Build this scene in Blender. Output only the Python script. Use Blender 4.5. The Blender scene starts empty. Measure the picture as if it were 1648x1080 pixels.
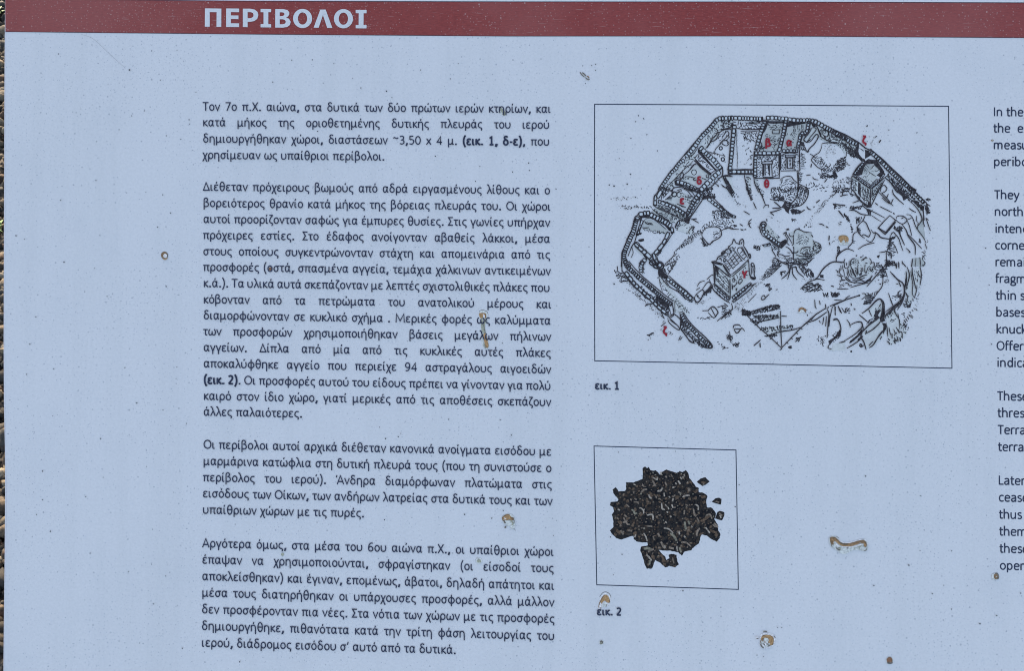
import bpy, math, random, unicodedata
from mathutils import Matrix, Vector, Euler
from mathutils.geometry import tessellate_polygon
random.seed(7)
SC = bpy.context.scene
COL = SC.collection

# ---------------------------------------------------------------- camera
PX = 0.00045                       # one traced layout unit (metres on the board)
F_PX = 1300.0                      # focal length in the same units, 1648 wide
# pose of the board in front of the lens (small yaw / pitch / roll from fitting the printed columns)
R_CV = Matrix.Rotation(-0.0124, 3, 'X') @ Matrix.Rotation(0.0199, 3, 'Y') @ Matrix.Rotation(0.0074, 3, 'Z')
T_CV = Vector((0.0, 0.0, 1296.4))
FL = Matrix(((1, 0, 0), (0, -1, 0), (0, 0, -1)))
C_LOC = FL @ (-(R_CV.transposed() @ T_CV)) * PX          # camera position in board space
R_LOC = FL @ R_CV.transposed() @ FL                       # camera axes in board space
TILT = math.radians(58)
B_MAT = Matrix(((1, 0, 0), (0, math.sin(TILT), -math.cos(TILT)), (0, math.cos(TILT), math.sin(TILT))))
B_ORG = Vector((0, 0, 0.92))                              # middle of the board above the ground
cam_d = bpy.data.cameras.new('camera')
cam_d.sensor_width = 36
cam_d.lens = 36 * F_PX / 1648
cam_d.clip_start = 0.02
cam_d.clip_end = 500
cam = bpy.data.objects.new('camera', cam_d)
COL.objects.link(cam)
cam.matrix_world = Matrix.Translation(B_ORG + B_MAT @ C_LOC) @ (B_MAT @ R_LOC).to_4x4()
SC.camera = cam

# ---------------------------------------------------------------- sky, sun, exposure
SUN_EL, SUN_AZ = math.radians(17), math.radians(-18)      # low behind the board: its face is in its own shade
world = bpy.data.worlds.new('World')
SC.world = world
world.use_nodes = True
wn = world.node_tree
wn.nodes.clear()
sky = wn.nodes.new('ShaderNodeTexSky')
sky.sky_type = 'NISHITA'
sky.sun_disc = False
sky.dust_density = 4.0
sky.ozone_density = 0.5
sky.sun_elevation = SUN_EL
sky.sun_rotation = SUN_AZ
bg = wn.nodes.new('ShaderNodeBackground')
bg.inputs['Strength'].default_value = 0.15
wo = wn.nodes.new('ShaderNodeOutputWorld')
wn.links.new(sky.outputs[0], bg.inputs[0])
wn.links.new(bg.outputs[0], wo.inputs[0])
sl = bpy.data.lights.new('sun', 'SUN')
sl.energy = 2.0
sl.angle = math.radians(0.5)
sl.color = (1.0, 0.90, 0.76)
so = bpy.data.objects.new('sun', sl)
COL.objects.link(so)
sdir = Vector((math.cos(SUN_EL) * math.sin(SUN_AZ), math.cos(SUN_EL) * math.cos(SUN_AZ), math.sin(SUN_EL)))
so.rotation_euler = sdir.to_track_quat('Z', 'Y').to_euler()
SC.view_settings.view_transform = 'Standard'
SC.view_settings.look = 'None'
SC.view_settings.exposure = 1.77
SC.view_settings.gamma = 1
SC.cycles.filter_width = 1.05

# ---------------------------------------------------------------- helpers
def board_xy(px, py):
    """traced layout unit -> metres on the board plane (x right, y up the board)"""
    d = R_LOC @ Vector(((px - 824) / F_PX, -(py - 540) / F_PX, -1))
    t = -C_LOC.z / d.z
    return (C_LOC.x + d.x * t, C_LOC.y + d.y * t)

def material(name, build):
    m = bpy.data.materials.new(name)
    m.use_nodes = True
    nt = m.node_tree
    build(nt, nt.nodes['Principled BSDF'])
    return m

def mth(nt, op, a, b=None, clamp=False):
    n = nt.nodes.new('ShaderNodeMath')
    n.operation = op
    if op == 'MULTIPLY_ADD': n.inputs[2].default_value = .08
    n.use_clamp = clamp
    for i, v in enumerate((a, b)):
        if v is None:
            continue
        if isinstance(v, (int, float)):
            n.inputs[i].default_value = v
        else:
            nt.links.new(v, n.inputs[i])
    return n.outputs[0]

def ramp(nt, v, lo, hi, a=0.0, b=1.0):
    n = nt.nodes.new('ShaderNodeMapRange')
    n.interpolation_type = 'SMOOTHSTEP'
    for k, x in zip(('From Min', 'From Max', 'To Min', 'To Max'), (lo, hi, a, b)):
        n.inputs[k].default_value = x
    nt.links.new(v, n.inputs['Value'])
    return n.outputs[0]

def mixc(nt, f, a, b):
    n = nt.nodes.new('ShaderNodeMix')
    n.data_type = 'RGBA'
    if isinstance(f, (int, float)):
        n.inputs[0].default_value = f
    else:
        nt.links.new(f, n.inputs[0])
    for i, c in ((6, a), (7, b)):
        if isinstance(c, tuple):
            n.inputs[i].default_value = (*c, 1)
        else:
            nt.links.new(c, n.inputs[i])
    return n.outputs[2]

def noise(nt, co, scale, detail=2.0, rough=0.5):
    n = nt.nodes.new('ShaderNodeTexNoise')
    n.inputs['Scale'].default_value = scale
    n.inputs['Detail'].default_value = detail
    n.inputs['Roughness'].default_value = rough
    nt.links.new(co, n.inputs['Vector'])
    return n.outputs['Fac']

def geo_pos(nt):
    return nt.nodes.new('ShaderNodeTexCoord').outputs['Object']

def specks(nt, co, cell_px, r_lo, r_hi, keep):
    """small dust specks: one per Voronoi cell, only a share of the cells kept, sizes differ"""
    v = nt.nodes.new('ShaderNodeTexVoronoi')
    v.voronoi_dimensions = '2D'
    v.inputs['Scale'].default_value = 1 / (cell_px * PX)
    wv = nt.nodes.new('ShaderNodeTexNoise')
    wv.inputs['Scale'].default_value = 1 / (cell_px * PX * 0.35)
    nt.links.new(co, wv.inputs['Vector'])
    sub = nt.nodes.new('ShaderNodeVectorMath'); sub.operation = 'SUBTRACT'
    nt.links.new(wv.outputs['Color'], sub.inputs[0]); sub.inputs[1].default_value = (.5, .5, .5)
    sc = nt.nodes.new('ShaderNodeVectorMath'); sc.operation = 'SCALE'
    nt.links.new(sub.outputs[0], sc.inputs[0]); sc.inputs['Scale'].default_value = 1.6 * PX
    ad = nt.nodes.new('ShaderNodeVectorMath'); ad.operation = 'ADD'
    nt.links.new(co, ad.inputs[0]); nt.links.new(sc.outputs[0], ad.inputs[1])
    nt.links.new(ad.outputs[0], v.inputs['Vector'])
    sep = nt.nodes.new('ShaderNodeSeparateColor')
    nt.links.new(v.outputs['Color'], sep.inputs[0])
    r = ramp(nt, sep.outputs[0], 0, 1, r_lo / cell_px, r_hi / cell_px)
    q = mth(nt, 'DIVIDE', v.outputs['Distance'], r)
    dot = ramp(nt, q, 0.55, 1.15, 1, 0)
    dens = ramp(nt, noise(nt, co, 9, 3), .3, .7, 0.25, 1.6)
    gate = mth(nt, 'LESS_THAN', sep.outputs[1], mth(nt, 'MULTIPLY', dens, keep))
    stren = ramp(nt, sep.outputs[2], 0, 1, .25, 1)
    return mth(nt, 'MULTIPLY', mth(nt, 'MULTIPLY', dot, gate), stren)

PANEL_RGB = (0.690, 0.648, 0.640)
def b_panel(nt, p):
    co = geo_pos(nt)
    n1 = ramp(nt, noise(nt, co, 520, 3, .6), .25, .75)
    n2 = ramp(nt, noise(nt, co, 5, 3), .25, .75)
    a = mixc(nt, n1, tuple(c * .955 for c in PANEL_RGB), tuple(c * 1.04 for c in PANEL_RGB))
    a = mixc(nt, mth(nt, 'MULTIPLY', n2, .06), a, (.50, .50, .47))
    wash = nt.nodes.new('ShaderNodeMapping')
    wash.inputs['Scale'].default_value = (46, 2.6, 1)
    nt.links.new(co, wash.inputs['Vector'])
    a = mixc(nt, ramp(nt, noise(nt, wash.outputs[0], 1.0, 4, .6), .42, .72, 0, .13), a, (.46, .45, .44))
    a = mixc(nt, ramp(nt, noise(nt, co, 14, 5, .65), .48, .75, 0, .12), a, (.44, .45, .47))
    s1 = specks(nt, co, 6, .4, 1.1, .55)
    s2 = specks(nt, co, 14, .5, 1.5, .50)
    s3 = specks(nt, co, 44, .7, 1.6, .45)
    fl = ramp(nt, noise(nt, co, 1150, 2, .6), .62, .72)
    cl = ramp(nt, noise(nt, co, 22, 3, .6), .40, .66)
    fl = mth(nt, 'MULTIPLY', fl, mth(nt, 'MULTIPLY_ADD', cl, .45))
    blot = mth(nt, 'MULTIPLY', ramp(nt, noise(nt, co, 260, 2, .5), .60, .74), .10)
    a = mixc(nt, blot, a, (.33, .37, .44))
    a = mixc(nt, fl, a, (.30, .32, .38))
    a = mixc(nt, mth(nt, 'MULTIPLY', s1, .42), a, (.22, .24, .30))
    a = mixc(nt, mth(nt, 'MULTIPLY', s2, .45), a, (.14, .15, .19))
    a = mixc(nt, mth(nt, 'MULTIPLY', s3, .42), a, (.10, .105, .12))
    nt.links.new(a, p.inputs['Base Color'])
    p.inputs['Roughness'].default_value = .5
    p.inputs['Specular IOR Level'].default_value = .35
    bp = nt.nodes.new('ShaderNodeBump')
    bp.inputs['Strength'].default_value = .08
    bp.inputs['Distance'].default_value = .0004
    nt.links.new(noise(nt, co, 900, 2), bp.inputs['Height'])
    nt.links.new(bp.outputs[0], p.inputs['Normal'])
M_PANEL = material('printed_panel', b_panel)

def b_band(nt, p):
    co = geo_pos(nt)
    mp = nt.nodes.new('ShaderNodeMapping')
    mp.inputs['Scale'].default_value = (.45, 1.6, 1)
    nt.links.new(co, mp.inputs['Vector'])
    n1 = ramp(nt, noise(nt, mp.outputs[0], 700, 3, .65), .3, .7)
    mp2 = nt.nodes.new('ShaderNodeMapping')
    mp2.inputs['Scale'].default_value = (1.6, .4, 1)
    nt.links.new(co, mp2.inputs['Vector'])
    n2 = ramp(nt, noise(nt, mp2.outputs[0], 800, 2, .6), .3, .7)
    a = mixc(nt, n1, (.21, .027, .023), (.30, .044, .035))
    a = mixc(nt, mth(nt, 'MULTIPLY', n2, .35), a, (.25, .046, .042))
    fade = ramp(nt, noise(nt, co, 7.0, 4, .6), .38, .68)
    a = mixc(nt, mth(nt, 'MULTIPLY', fade, .22), a, (.42, .17, .15))
    scr = nt.nodes.new('ShaderNodeMapping')
    scr.inputs['Rotation'].default_value = (0, 0, .5)
    scr.inputs['Scale'].default_value = (60, 900, 1)
    nt.links.new(co, scr.inputs['Vector'])
    a = mixc(nt, mth(nt, 'MULTIPLY', ramp(nt, noise(nt, scr.outputs[0], 1.0, 1), .70, .76), .35), a, (.50, .33, .30))
    s = specks(nt, co, 5, .4, 1.2, .6)
    s2 = specks(nt, co, 19, .6, 1.5, .5)
    a = mixc(nt, mth(nt, 'MULTIPLY', s, .42), a, (.50, .33, .30))
    a = mixc(nt, mth(nt, 'MULTIPLY', s2, .6), a, (.55, .38, .34))
    nt.links.new(a, p.inputs['Base Color'])
    p.inputs['Roughness'].default_value = .5
    p.inputs['Specular IOR Level'].default_value = .35
M_BAND = material('maroon_print', b_band)

def flat(name, rgb, rough=.5, spec=.35, var=.12, scale=600):
    def b(nt, p):
        co = geo_pos(nt)
        n = ramp(nt, noise(nt, co, scale, 2), .3, .7)
        nt.links.new(mixc(nt, n, tuple(c * (1 - var) for c in rgb), tuple(min(1, c * (1 + var)) for c in rgb)), p.inputs['Base Color'])
        p.inputs['Roughness'].default_value = rough
        p.inputs['Specular IOR Level'].default_value = spec
    return material(name, b)
M_INK = flat('text_ink', (.032, .038, .068), spec=.2, var=.3)
M_LINE = flat('drawing_ink', (.042, .034, .037), spec=.15, var=.5)
M_FRAME = flat('frame_ink', (.016, .024, .050))
M_RED = flat('red_ink', (.30, .012, .022))
M_WASH = [flat('grey_wash_%s' % k, c, var=.07, scale=300) for k, c in
          (('pale', (.59, .57, .54)), ('light', (.54, .525, .495)), ('mid', (.455, .445, .415)), ('deep', (.38, .375, .355)))]
M_EDGE = flat('bare_panel_edge', (.66, .60, .60), var=.08)
M_STEEL = flat('galvanised_steel', (.30, .31, .32), rough=.45, spec=.5)
def b_bone(nt, p):
    co = geo_pos(nt)
    v = nt.nodes.new('ShaderNodeTexVoronoi')
    v.voronoi_dimensions = '2D'
    v.feature = 'F1'
    v.inputs['Scale'].default_value = 1 / (6.5 * PX)
    nt.links.new(co, v.inputs['Vector'])
    sep = nt.nodes.new('ShaderNodeSeparateColor')
    nt.links.new(v.outputs['Color'], sep.inputs[0])
    n = ramp(nt, noise(nt, co, 700, 3, .7), .38, .66)
    a = mixc(nt, n, (.009, .008, .009), (.040, .030, .025))
    a = mixc(nt, mth(nt, 'MULTIPLY', mth(nt, 'GREATER_THAN', sep.outputs[0], .80), mth(nt, 'MULTIPLY', n, .4)), a, (.105, .080, .058))
    nt.links.new(a, p.inputs['Base Color'])
    p.inputs['Roughness'].default_value = .5
    p.inputs['Specular IOR Level'].default_value = .15
M_BONE = material('photo_dark', b_bone)
M_BONEH = [flat('photo_tone_%s' % k, c, spec=.15, var=.35, scale=700) for k, c in
           (('brown', (.12, .075, .048)), ('grey', (.21, .155, .115)), ('pale', (.36, .29, .23)), ('black', (.006, .005, .007)), ('olive', (.21, .18, .13)), ('umber', (.040, .026, .019)))]
M_MUD = [flat('dried_%s' % k, c, rough=.8, var=.25, scale=900) for k, c in
         (('ochre', (.42, .235, .105)), ('brown', (.25, .145, .075)), ('film', (.63, .60, .545)), ('pale', (.74, .67, .64)),
          ('grime', (.17, .145, .12)), ('olive', (.36, .34, .25)), ('rust', (.25, .12, .065)))]
OCH, BRN, FILM, PALE, GRIME, OLIV, RUST = range(7)

class MB:
    def __init__(s): s.v = []; s.f = []; s.m = []
    def add(s, pts, faces, mi=0):
        o = len(s.v); s.v += pts
        for f in faces: s.f.append([o + i for i in f]); s.m.append(mi)
    def build(s, name, mats, parent=None, kind=None, label=None):
        me = bpy.data.meshes.new(name)
        me.from_pydata(s.v, [], s.f)
        if not isinstance(mats, (list, tuple)): mats = [mats]
        for m in mats: me.materials.append(m)
        for p, i in zip(me.polygons, s.m): p.material_index = i
        me.update()
        o = bpy.data.objects.new(name, me)
        COL.objects.link(o)
        if parent is not None: o.parent = parent
        if kind: o['kind'] = kind
        if label: o['label'] = label
        return o

Z0 = 0.00006
class Print(MB):
    """flat print in traced layout units; each stroke sits some 20 microns off its neighbour"""
    n = 0
    def z(s, lift):
        s.n += 1
        return lift + (s.n % 9) * 0.00002
    def ribbon(s, pts, w, lift=Z0, mi=0, closed=False, taper=False):
        q = [pts[0]]
        for p in pts[1:]:
            if abs(p[0] - q[-1][0]) + abs(p[1] - q[-1][1]) > 1e-3: q.append(p)
        if len(q) < 2: return
        n = len(q); z = s.z(lift); vs = []
        for i in range(n):
            if closed: a = q[i - 1]; b = q[(i + 1) % n]
            else: a = q[max(0, i - 1)]; b = q[min(n - 1, i + 1)]
            d1 = (q[i][0] - a[0], q[i][1] - a[1]); d2 = (b[0] - q[i][0], b[1] - q[i][1])
            l1 = math.hypot(*d1); l2 = math.hypot(*d2)
            if l1 < 1e-6: d1 = d2; l1 = l2
            if l2 < 1e-6: d2 = d1; l2 = l1
            n1 = (-d1[1] / l1, d1[0] / l1); n2 = (-d2[1] / l2, d2[0] / l2)
            m = (n1[0] + n2[0], n1[1] + n2[1]); ml = math.hypot(*m)
            if ml < 0.35: m = n1; k = 1
            else:
                m = (m[0] / ml, m[1] / ml)
                k = 1 / max(.5, m[0] * n1[0] + m[1] * n1[1])
            hw = w * .5 * k
            if taper: hw *= .45 + .75 * math.sin(math.pi * (i + .6) / (n + .2)) ** .6
            for sg in (1, -1):
                x, y = board_xy(q[i][0] + m[0] * hw * sg, q[i][1] + m[1] * hw * sg)
                vs.append((x, y, z))
        fs = [(2 * i, 2 * i + 1, 2 * i + 3, 2 * i + 2) for i in range(n - 1)]
        if closed: fs.append((2 * n - 2, 2 * n - 1, 1, 0))
        s.add(vs, fs, mi)
    def poly(s, rings, lift=Z0, mi=0):
        z = s.z(lift)
        if isinstance(rings[0][0], (int, float)): rings = [rings]
        vv = [[Vector((x, -y, 0)) for x, y in r] for r in rings]
        tris = tessellate_polygon(vv)
        fl = [p for r in rings for p in r]
        s.add([(*board_xy(*p), z) for p in fl], [tuple(t) for t in tris], mi)
    def orient(s):
        for i, f in enumerate(s.f):
            a, b, c = (s.v[k] for k in f[:3])
            if (b[0] - a[0]) * (c[1] - a[1]) - (b[1] - a[1]) * (c[0] - a[0]) < 0: s.f[i] = f[::-1]
    def build(s, *a, **k):
        s.f = [list(f) for f in s.f]; s.orient()
        return MB.build(s, *a, **k)

def catmull(p, closed=False, k=5):
    if len(p) < 3 and not closed: return p
    out = []; n = len(p)
    for i in range(n if closed else n - 1):
        if closed: a, b, c, d = p[i - 1], p[i], p[(i + 1) % n], p[(i + 2) % n]
        else: a, b, c, d = p[max(0, i - 1)], p[i], p[i + 1], p[min(n - 1, i + 2)]
        for j in range(k):
            t = j / k
            out.append(tuple(.5 * (2 * b[m] + (c[m] - a[m]) * t + (2 * a[m] - 5 * b[m] + 4 * c[m] - d[m]) * t * t + (3 * b[m] - a[m] - 3 * c[m] + d[m]) * t ** 3) for m in (0, 1)))
    if not closed: out.append(p[-1])
    return out

def arc(cx, cy, rx, ry, a0=0, a1=360, n=22):
    n = max(4, int(n * abs(a1 - a0) / 360) + 1)
    return [(cx + rx * math.cos(math.radians(a0 + (a1 - a0) * i / n)), cy + ry * math.sin(math.radians(a0 + (a1 - a0) * i / n))) for i in range(n + 1)]

# ---------------------------------------------------------------- stroke alphabet (units: thousandths of an em, y up)
G = {}
def glyph(ch, adv, *strokes): G[ch] = (adv, strokes)
GL = '''
α 512|~372,452 340,370 285,422 205,438 110,385 75,240 105,95 190,32 280,75 335,190 372,330 395,452|~350,270 366,130 395,55 460,40
β 492|78,-180 78,500|~78,500 105,610 205,655 305,615 335,530 290,430 180,372|~180,372 330,345 405,210 365,85 240,32 145,42 80,80
γ 425|38,452 212,30|388,452 210,30 206,-175
δ 492|~378,585 285,652 180,632 128,560 170,470 280,395 370,320 402,210|@240,215,162,183,-5,-338
ε 428|~362,398 235,436 120,405 92,335 140,268 250,250|~250,250 115,228 75,130 130,48 240,30 368,66
ζ 350|55,620 320,620|~315,618 160,440 80,250 105,110 205,55 290,10 285,-80 225,-150
η 492|80,0 80,452|~82,330 140,410 235,438 335,405 385,300 390,200|389,240 390,-180
θ 500|@250,325,166,322,0,360|88,330 412,330
ι 262|78,452 78,130|~78,140 92,60 140,35 205,45
κ 402|80,0 80,452|362,452 105,238 385,5
λ 425|~35,648 105,652 155,590 200,470 240,370|235,385 390,5|228,345 45,5
μ 530|80,-180 80,452|~80,190 105,75 195,32 300,70 375,180|376,452 376,130|~376,140 390,55 430,36 485,42
ν 418|38,452 208,22 380,452
ο 470|@235,233,162,203,0,360
π 523|22,420 502,420|140,420 128,5|~375,420 370,130 392,50 445,38 490,46
ρ 472|80,-180 80,235|@240,233,160,203,180,-180
ς 420|~362,400 265,436 145,395 80,280 95,140 200,62 310,22 340,-60 290,-150
σ 487|@222,222,150,192,0,360|215,420 478,420
τ 376|18,420 368,420|~190,420 182,140 205,55 255,36 325,48
υ 497|~72,452 72,190 115,72 230,32 350,75 405,200 402,340 375,452
φ 582|@292,233,215,202,0,360|292,640 292,-180
χ 398|~22,440 70,432 115,360 205,140 290,-90 330,-160 385,-170|378,452 28,-175
ψ 632|~78,455 78,220 145,70 318,32 490,80 555,220 552,455|316,620 316,-180
ω 636|~160,452 88,350 70,190 115,62 195,33 280,75 318,190 318,320|~476,452 548,350 566,190 521,62 441,33 356,75 318,190
Τ 490|18,598 475,598|246,598 246,0
Χ 505|50,636 455,0|450,636 48,0
Α 570|40,0 282,622 530,0|120,200 448,200
Δ 560|=55,38 260,600 500,38
Σ 455|415,598 80,598 255,322 75,38 430,38
Ο 655|@328,318,258,288,0,360
Μ 800|88,0 118,628 400,110 682,628 712,0
Ά 640|110,0 352,622 600,0|190,200 518,200|55,480 85,640
I 255|128,0 128,636
T 480|18,598 462,598|240,598 240,0
O 655|@328,318,258,288,0,360
L 415|90,636 90,38 400,38
h 520|80,0 80,690|~82,330 150,415 245,438 350,400 405,300 408,180|408,240 408,0
e 492|~92,250 420,250|~418,250 405,370 260,438 130,395 78,240 120,75 260,30 415,62
y 446|38,455 225,20|415,455 230,20 165,-110|~165,-110 120,-160 45,-150
n 520|80,0 80,452|~82,330 150,415 245,438 350,400 405,300 408,180|408,240 408,0
o 520|@260,233,180,203,0,360
r 345|80,0 80,452|~80,320 150,415 230,438 330,425
t 330|130,590 130,130|~130,140 150,50 205,33 310,45|22,420 305,420
i 240|120,0 120,452|120,580 120,660
c 420|~385,400 270,438 130,395 78,233 130,70 265,30 390,68
a 475|~75,390 180,436 320,425 375,330|375,340 375,0|~372,265 180,240 85,180 80,100 140,35 240,38 372,130
f 300|105,0 105,520|~105,510 130,620 210,652 300,640|22,420 280,420
g 465|@220,290,140,148,0,360|420,420 270,425|~110,190 85,110 180,60 340,45 415,-30 380,-130 220,-165 80,-135 65,-50 140,40
m 795|80,0 80,452|~82,330 140,415 230,438 320,400 360,300 362,180|362,240 362,0|~364,330 420,415 515,438 610,400 650,300 652,180|652,240 652,0
s 385|~335,395 220,438 105,395 90,320 180,255 290,215 340,130 280,45 170,30 55,68
b 520|80,0 80,690|@250,233,170,203,180,-180
k 450|80,0 80,690|385,452 110,240 410,0
u 520|~80,452 80,190 130,60 230,30 330,70 408,160|408,452 408,0
p 520|80,-180 80,452|@250,233,170,203,180,-180
d 520|440,0 440,690|@270,233,170,203,0,360
x 430|48,452 385,0|380,452 42,0
0 490|@245,310,180,285,0,360
1 490|95,500 250,600 250,38|95,38 400,38
2 490|~75,545 190,605 320,590 372,480 320,330 80,45|78,38 410,38
3 490|~80,560 220,606 350,560 365,450 290,340 160,325|~160,325 330,300 400,170 330,60 200,30 70,70
4 490|330,0 330,600 60,185 440,185
5 490|380,598 120,598 112,350|~112,345 240,370 380,310 400,180 320,60 200,30 75,65
6 490|~395,590 270,600 140,500 85,300 90,200|@245,190,158,160,175,-185
7 490|55,598 420,598 160,0
9 490|@235,420,155,175,0,360|~390,430 385,250 300,80 200,32 85,45
. 245|120,-8 120,108
, 250|~140,108 135,30 75,-110
( 300|~245,710 140,520 100,280 140,40 240,-160
) 300|~55,710 160,520 200,280 160,40 60,-160
- 300|50,235 255,235
~ 470|~60,430 120,500 230,460 330,425 410,500
’ 215|~125,640 115,540 60,450
'''
for ln in GL.strip().split('\n'):
    head, *st = ln.split('|')
    ch, adv = head.split()
    L = []
    for s in st:
        if s[0] == '@':
            v = list(map(float, s[1:].split(',')))
            L.append((arc(*v), abs(v[5] - v[4]) >= 360 and True))
        else:
            mode = s[0] if s[0] in '~=' else ''
            p = [tuple(map(float, q.split(','))) for q in s.lstrip('~=').split()]
            L.append((catmull(p, k=4) if mode == '~' else p, mode == '='))
    G[ch] = (float(adv), L)

def split_glyph(ch):
    if ch in G: return ch, False
    d = unicodedata.normalize('NFD', ch)
    return d[0], len(d) > 1

def text_width(s):
    return sum(G[split_glyph(c)[0]][0] for c in s)

def set_line(P, s, x, y, em, slope, x_end=None, bold=None, lift=Z0, mi=0, narrow=1.0):
    """one line of print; words spread evenly to x_end when given; *…* is bold"""
    words = s.split(' ')
    # widths
    def w(word): return sum(G[split_glyph(c)[0]][0] for c in word.replace('*', '')) * em / 1000 * narrow
    tot = sum(w(k) for k in words)
    if x_end is not None and len(words) > 1: gap = (x_end + .035 * em - x + .06 * em - tot) / (len(words) - 1)
    else: gap = .226 * em
    pen = x - .06 * em
    isb = False
    for word in words:
        for c in word:
            if c == '*': isb = not isb; continue
            g, ton = split_glyph(c)
            adv, strokes = G[g]
            sw = em * (bold if isinstance(bold, float) else .128 if (isb or bold) else .080)
            sts = list(strokes)
            if ton:
                cxx = {'ι': 90, 'ω': 318, 'α': 235, 'ε': 225, 'η': 235, 'ο': 235, 'υ': 240}.get(g, 200)
                sts.append(([(cxx - 15, 535), (cxx + 40, 665)], False))
            for pts, closed in sts:
                if g in '.,': sw = em * (.175 if isb or bold else .125)
                q = [(pen + px * em / 1000 * narrow, y + (pen + px * em / 1000 - x) * slope - py * em / 1000) for px, py in pts]
                if closed and len(q) > 3 and abs(q[0][0] - q[-1][0]) + abs(q[0][1] - q[-1][1]) < .05: q = q[:-1]
                P.ribbon(q, sw, lift, mi, closed)
            pen += adv * em / 1000 * narrow
        pen += gap

# ---------------------------------------------------------------- the board
root = bpy.data.objects.new('information_board', None)
COL.objects.link(root)
root['label'] = 'pale printed information board with maroon header, Greek text, site drawing and photo of bones'
root['category'] = 'information board'
root.matrix_world = Matrix.Translation(B_ORG) @ B_MAT.to_4x4()

def prism(name, outline, z1, z0, mats, bevel=.0004, side=0, parent=root, label=None):
    """solid sheet from a traced outline, with a small chamfer at the face"""
    mb = MB()
    pts = [board_xy(*p) for p in outline]
    cx = sum(p[0] for p in pts) / len(pts); cy = sum(p[1] for p in pts) / len(pts)
    ar = sum(pts[i][0] * pts[(i + 1) % len(pts)][1] - pts[(i + 1) % len(pts)][0] * pts[i][1] for i in range(len(pts)))
    if ar < 0: pts = pts[::-1]
    n = len(pts)
    ins = []
    for i in range(n):
        a, b, c = pts[i - 1], pts[i], pts[(i + 1) % n]
        d = Vector((c[0] - a[0], c[1] - a[1])).normalized()
        ins.append((b[0] - d.y * bevel, b[1] + d.x * bevel))
    v = [(x, y, z1) for x, y in ins] + [(x, y, z1 - bevel) for x, y in pts] + [(x, y, z0) for x, y in pts]
    tris = tessellate_polygon([[Vector((x, y, 0)) for x, y in ins]])
    f = []
    for t in tris:
        a, b, c = (v[k] for k in t)
        f.append(t if (b[0] - a[0]) * (c[1] - a[1]) - (b[1] - a[1]) * (c[0] - a[0]) > 0 else t[::-1])
    mb.add(v, f, 0)
    k = len(f)
    fs = []
    for i in range(n):
        j = (i + 1) % n
        fs.append((n + i, n + j, j, i)); fs.append((2 * n + i, 2 * n + j, n + j, n + i))
    fs.append(tuple(2 * n + i for i in range(n))[::-1])
    for q in fs: mb.f.append(list(q)); mb.m.append(side)
    return mb.build(name, mats, parent, label=label)

XR, YT, YB = 3240, -16, 1420
left_edge = [(8.0, -16), (7.2, 60), (6.6, 160), (6.2, 300), (5.7, 430), (5.4, 560), (5.9, 650), (7.4, 720), (7.8, 790), (7.0, 900), (5.8, 1000), (5.0, 1080), (4.4, 1180), (4.0, YB)]
prism('panel', left_edge + [(XR, YB + 30), (XR, YT + 14)], 0.0, -0.004, [M_PANEL, M_EDGE], side=1)
# worn pale rim where the printed film stops short of the panel's left edge
P = Print()
P.poly([(x + .5, y) for x, y in left_edge] + [(x + 2.3 + .5 * math.sin(y * .05), y) for x, y in left_edge[::-1]], lift=.00004)
P.build('film_margin', M_EDGE, root)

band_top = [(8.4, -2.5), (200, -.8), (400, 1.2), (820, 2.2), (1228, 2.4), (1648, 3.8), (2400, 8), (XR - 6, 14)]
band_bot = [(8.8, 50.4), (200, 52.4), (420, 54.6), (820, 57.6), (1228, 57.4), (1648, 60.2), (2400, 66), (XR - 6, 72)]
P = Print(); P.poly(band_top + band_bot[::-1], lift=.00005)
P.build('header_band', M_BAND, root)
P = Print()
P.ribbon(band_top, 1.0, .00012); P.ribbon(band_bot, .9, .00012)
P.build('band_outline', flat('dark_maroon_ink', (.05, .012, .02)), root)

# title letters, traced at 5.493 units per layout unit from (320, 0)
P = Print()
def T(pts): return [(320 + x / 5.493, y / 5.493) for x, y in pts]
def tp(*rings): P.poly([T(r) for r in rings], lift=.00016)
def ell(cx, cy, rx, ry, n=34): return [(cx + rx * math.cos(i * 2 * math.pi / n), cy + ry * math.sin(i * 2 * math.pi / n)) for i in range(n)]
tp([(55, 71), (200, 73), (199, 235), (157, 235), (158, 105), (97, 104), (97, 233), (54, 233)])
tp([(243, 72), (357, 73), (357, 105), (284, 104), (284, 134), (351, 134), (351, 166), (284, 165), (284, 203), (357, 204), (357, 237), (242, 236)])
tp([(390, 74), (455, 74), (495, 82), (520, 103), (527, 130), (518, 162), (492, 183), (455, 190), (432, 190), (432, 237), (390, 236)],
   [(432, 104), (432, 159), (462, 157), (481, 147), (485, 131), (480, 113), (462, 105)])
tp([(547, 76), (640, 77), (640, 105), (615, 105), (615, 210), (640, 211), (640, 240), (547, 239), (547, 210), (573, 210), (573, 105), (547, 105)])
tp([(677, 78), (746, 78), (784, 86), (800, 105), (800, 125), (790, 143), (772, 153), (798, 163), (813, 190), (806, 218), (782, 236), (742, 242), (676, 241)],
   [(716, 107), (716, 140), (742, 139), (756, 131), (758, 119), (750, 109), (736, 106)],
   [(716, 168), (716, 212), (742, 212), (762, 206), (771, 191), (762, 174), (742, 168)])
tp(ell(918, 161, 84, 85), ell(918, 161, 41, 54)[::-1])
tp([(1075, 82), (1122, 82), (1181, 245), (1136, 245), (1098, 130), (1060, 243), (1016, 242)])
tp(ell(1279, 163, 84, 85), ell(1279, 163, 41, 54)[::-1])
tp([(1387, 84), (1483, 85), (1483, 114), (1457, 114), (1456, 218), (1483, 219), (1483, 248), (1387, 247), (1387, 218), (1413, 218), (1414, 114), (1387, 113)])
P.build('title_lettering', M_PANEL, root)

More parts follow.
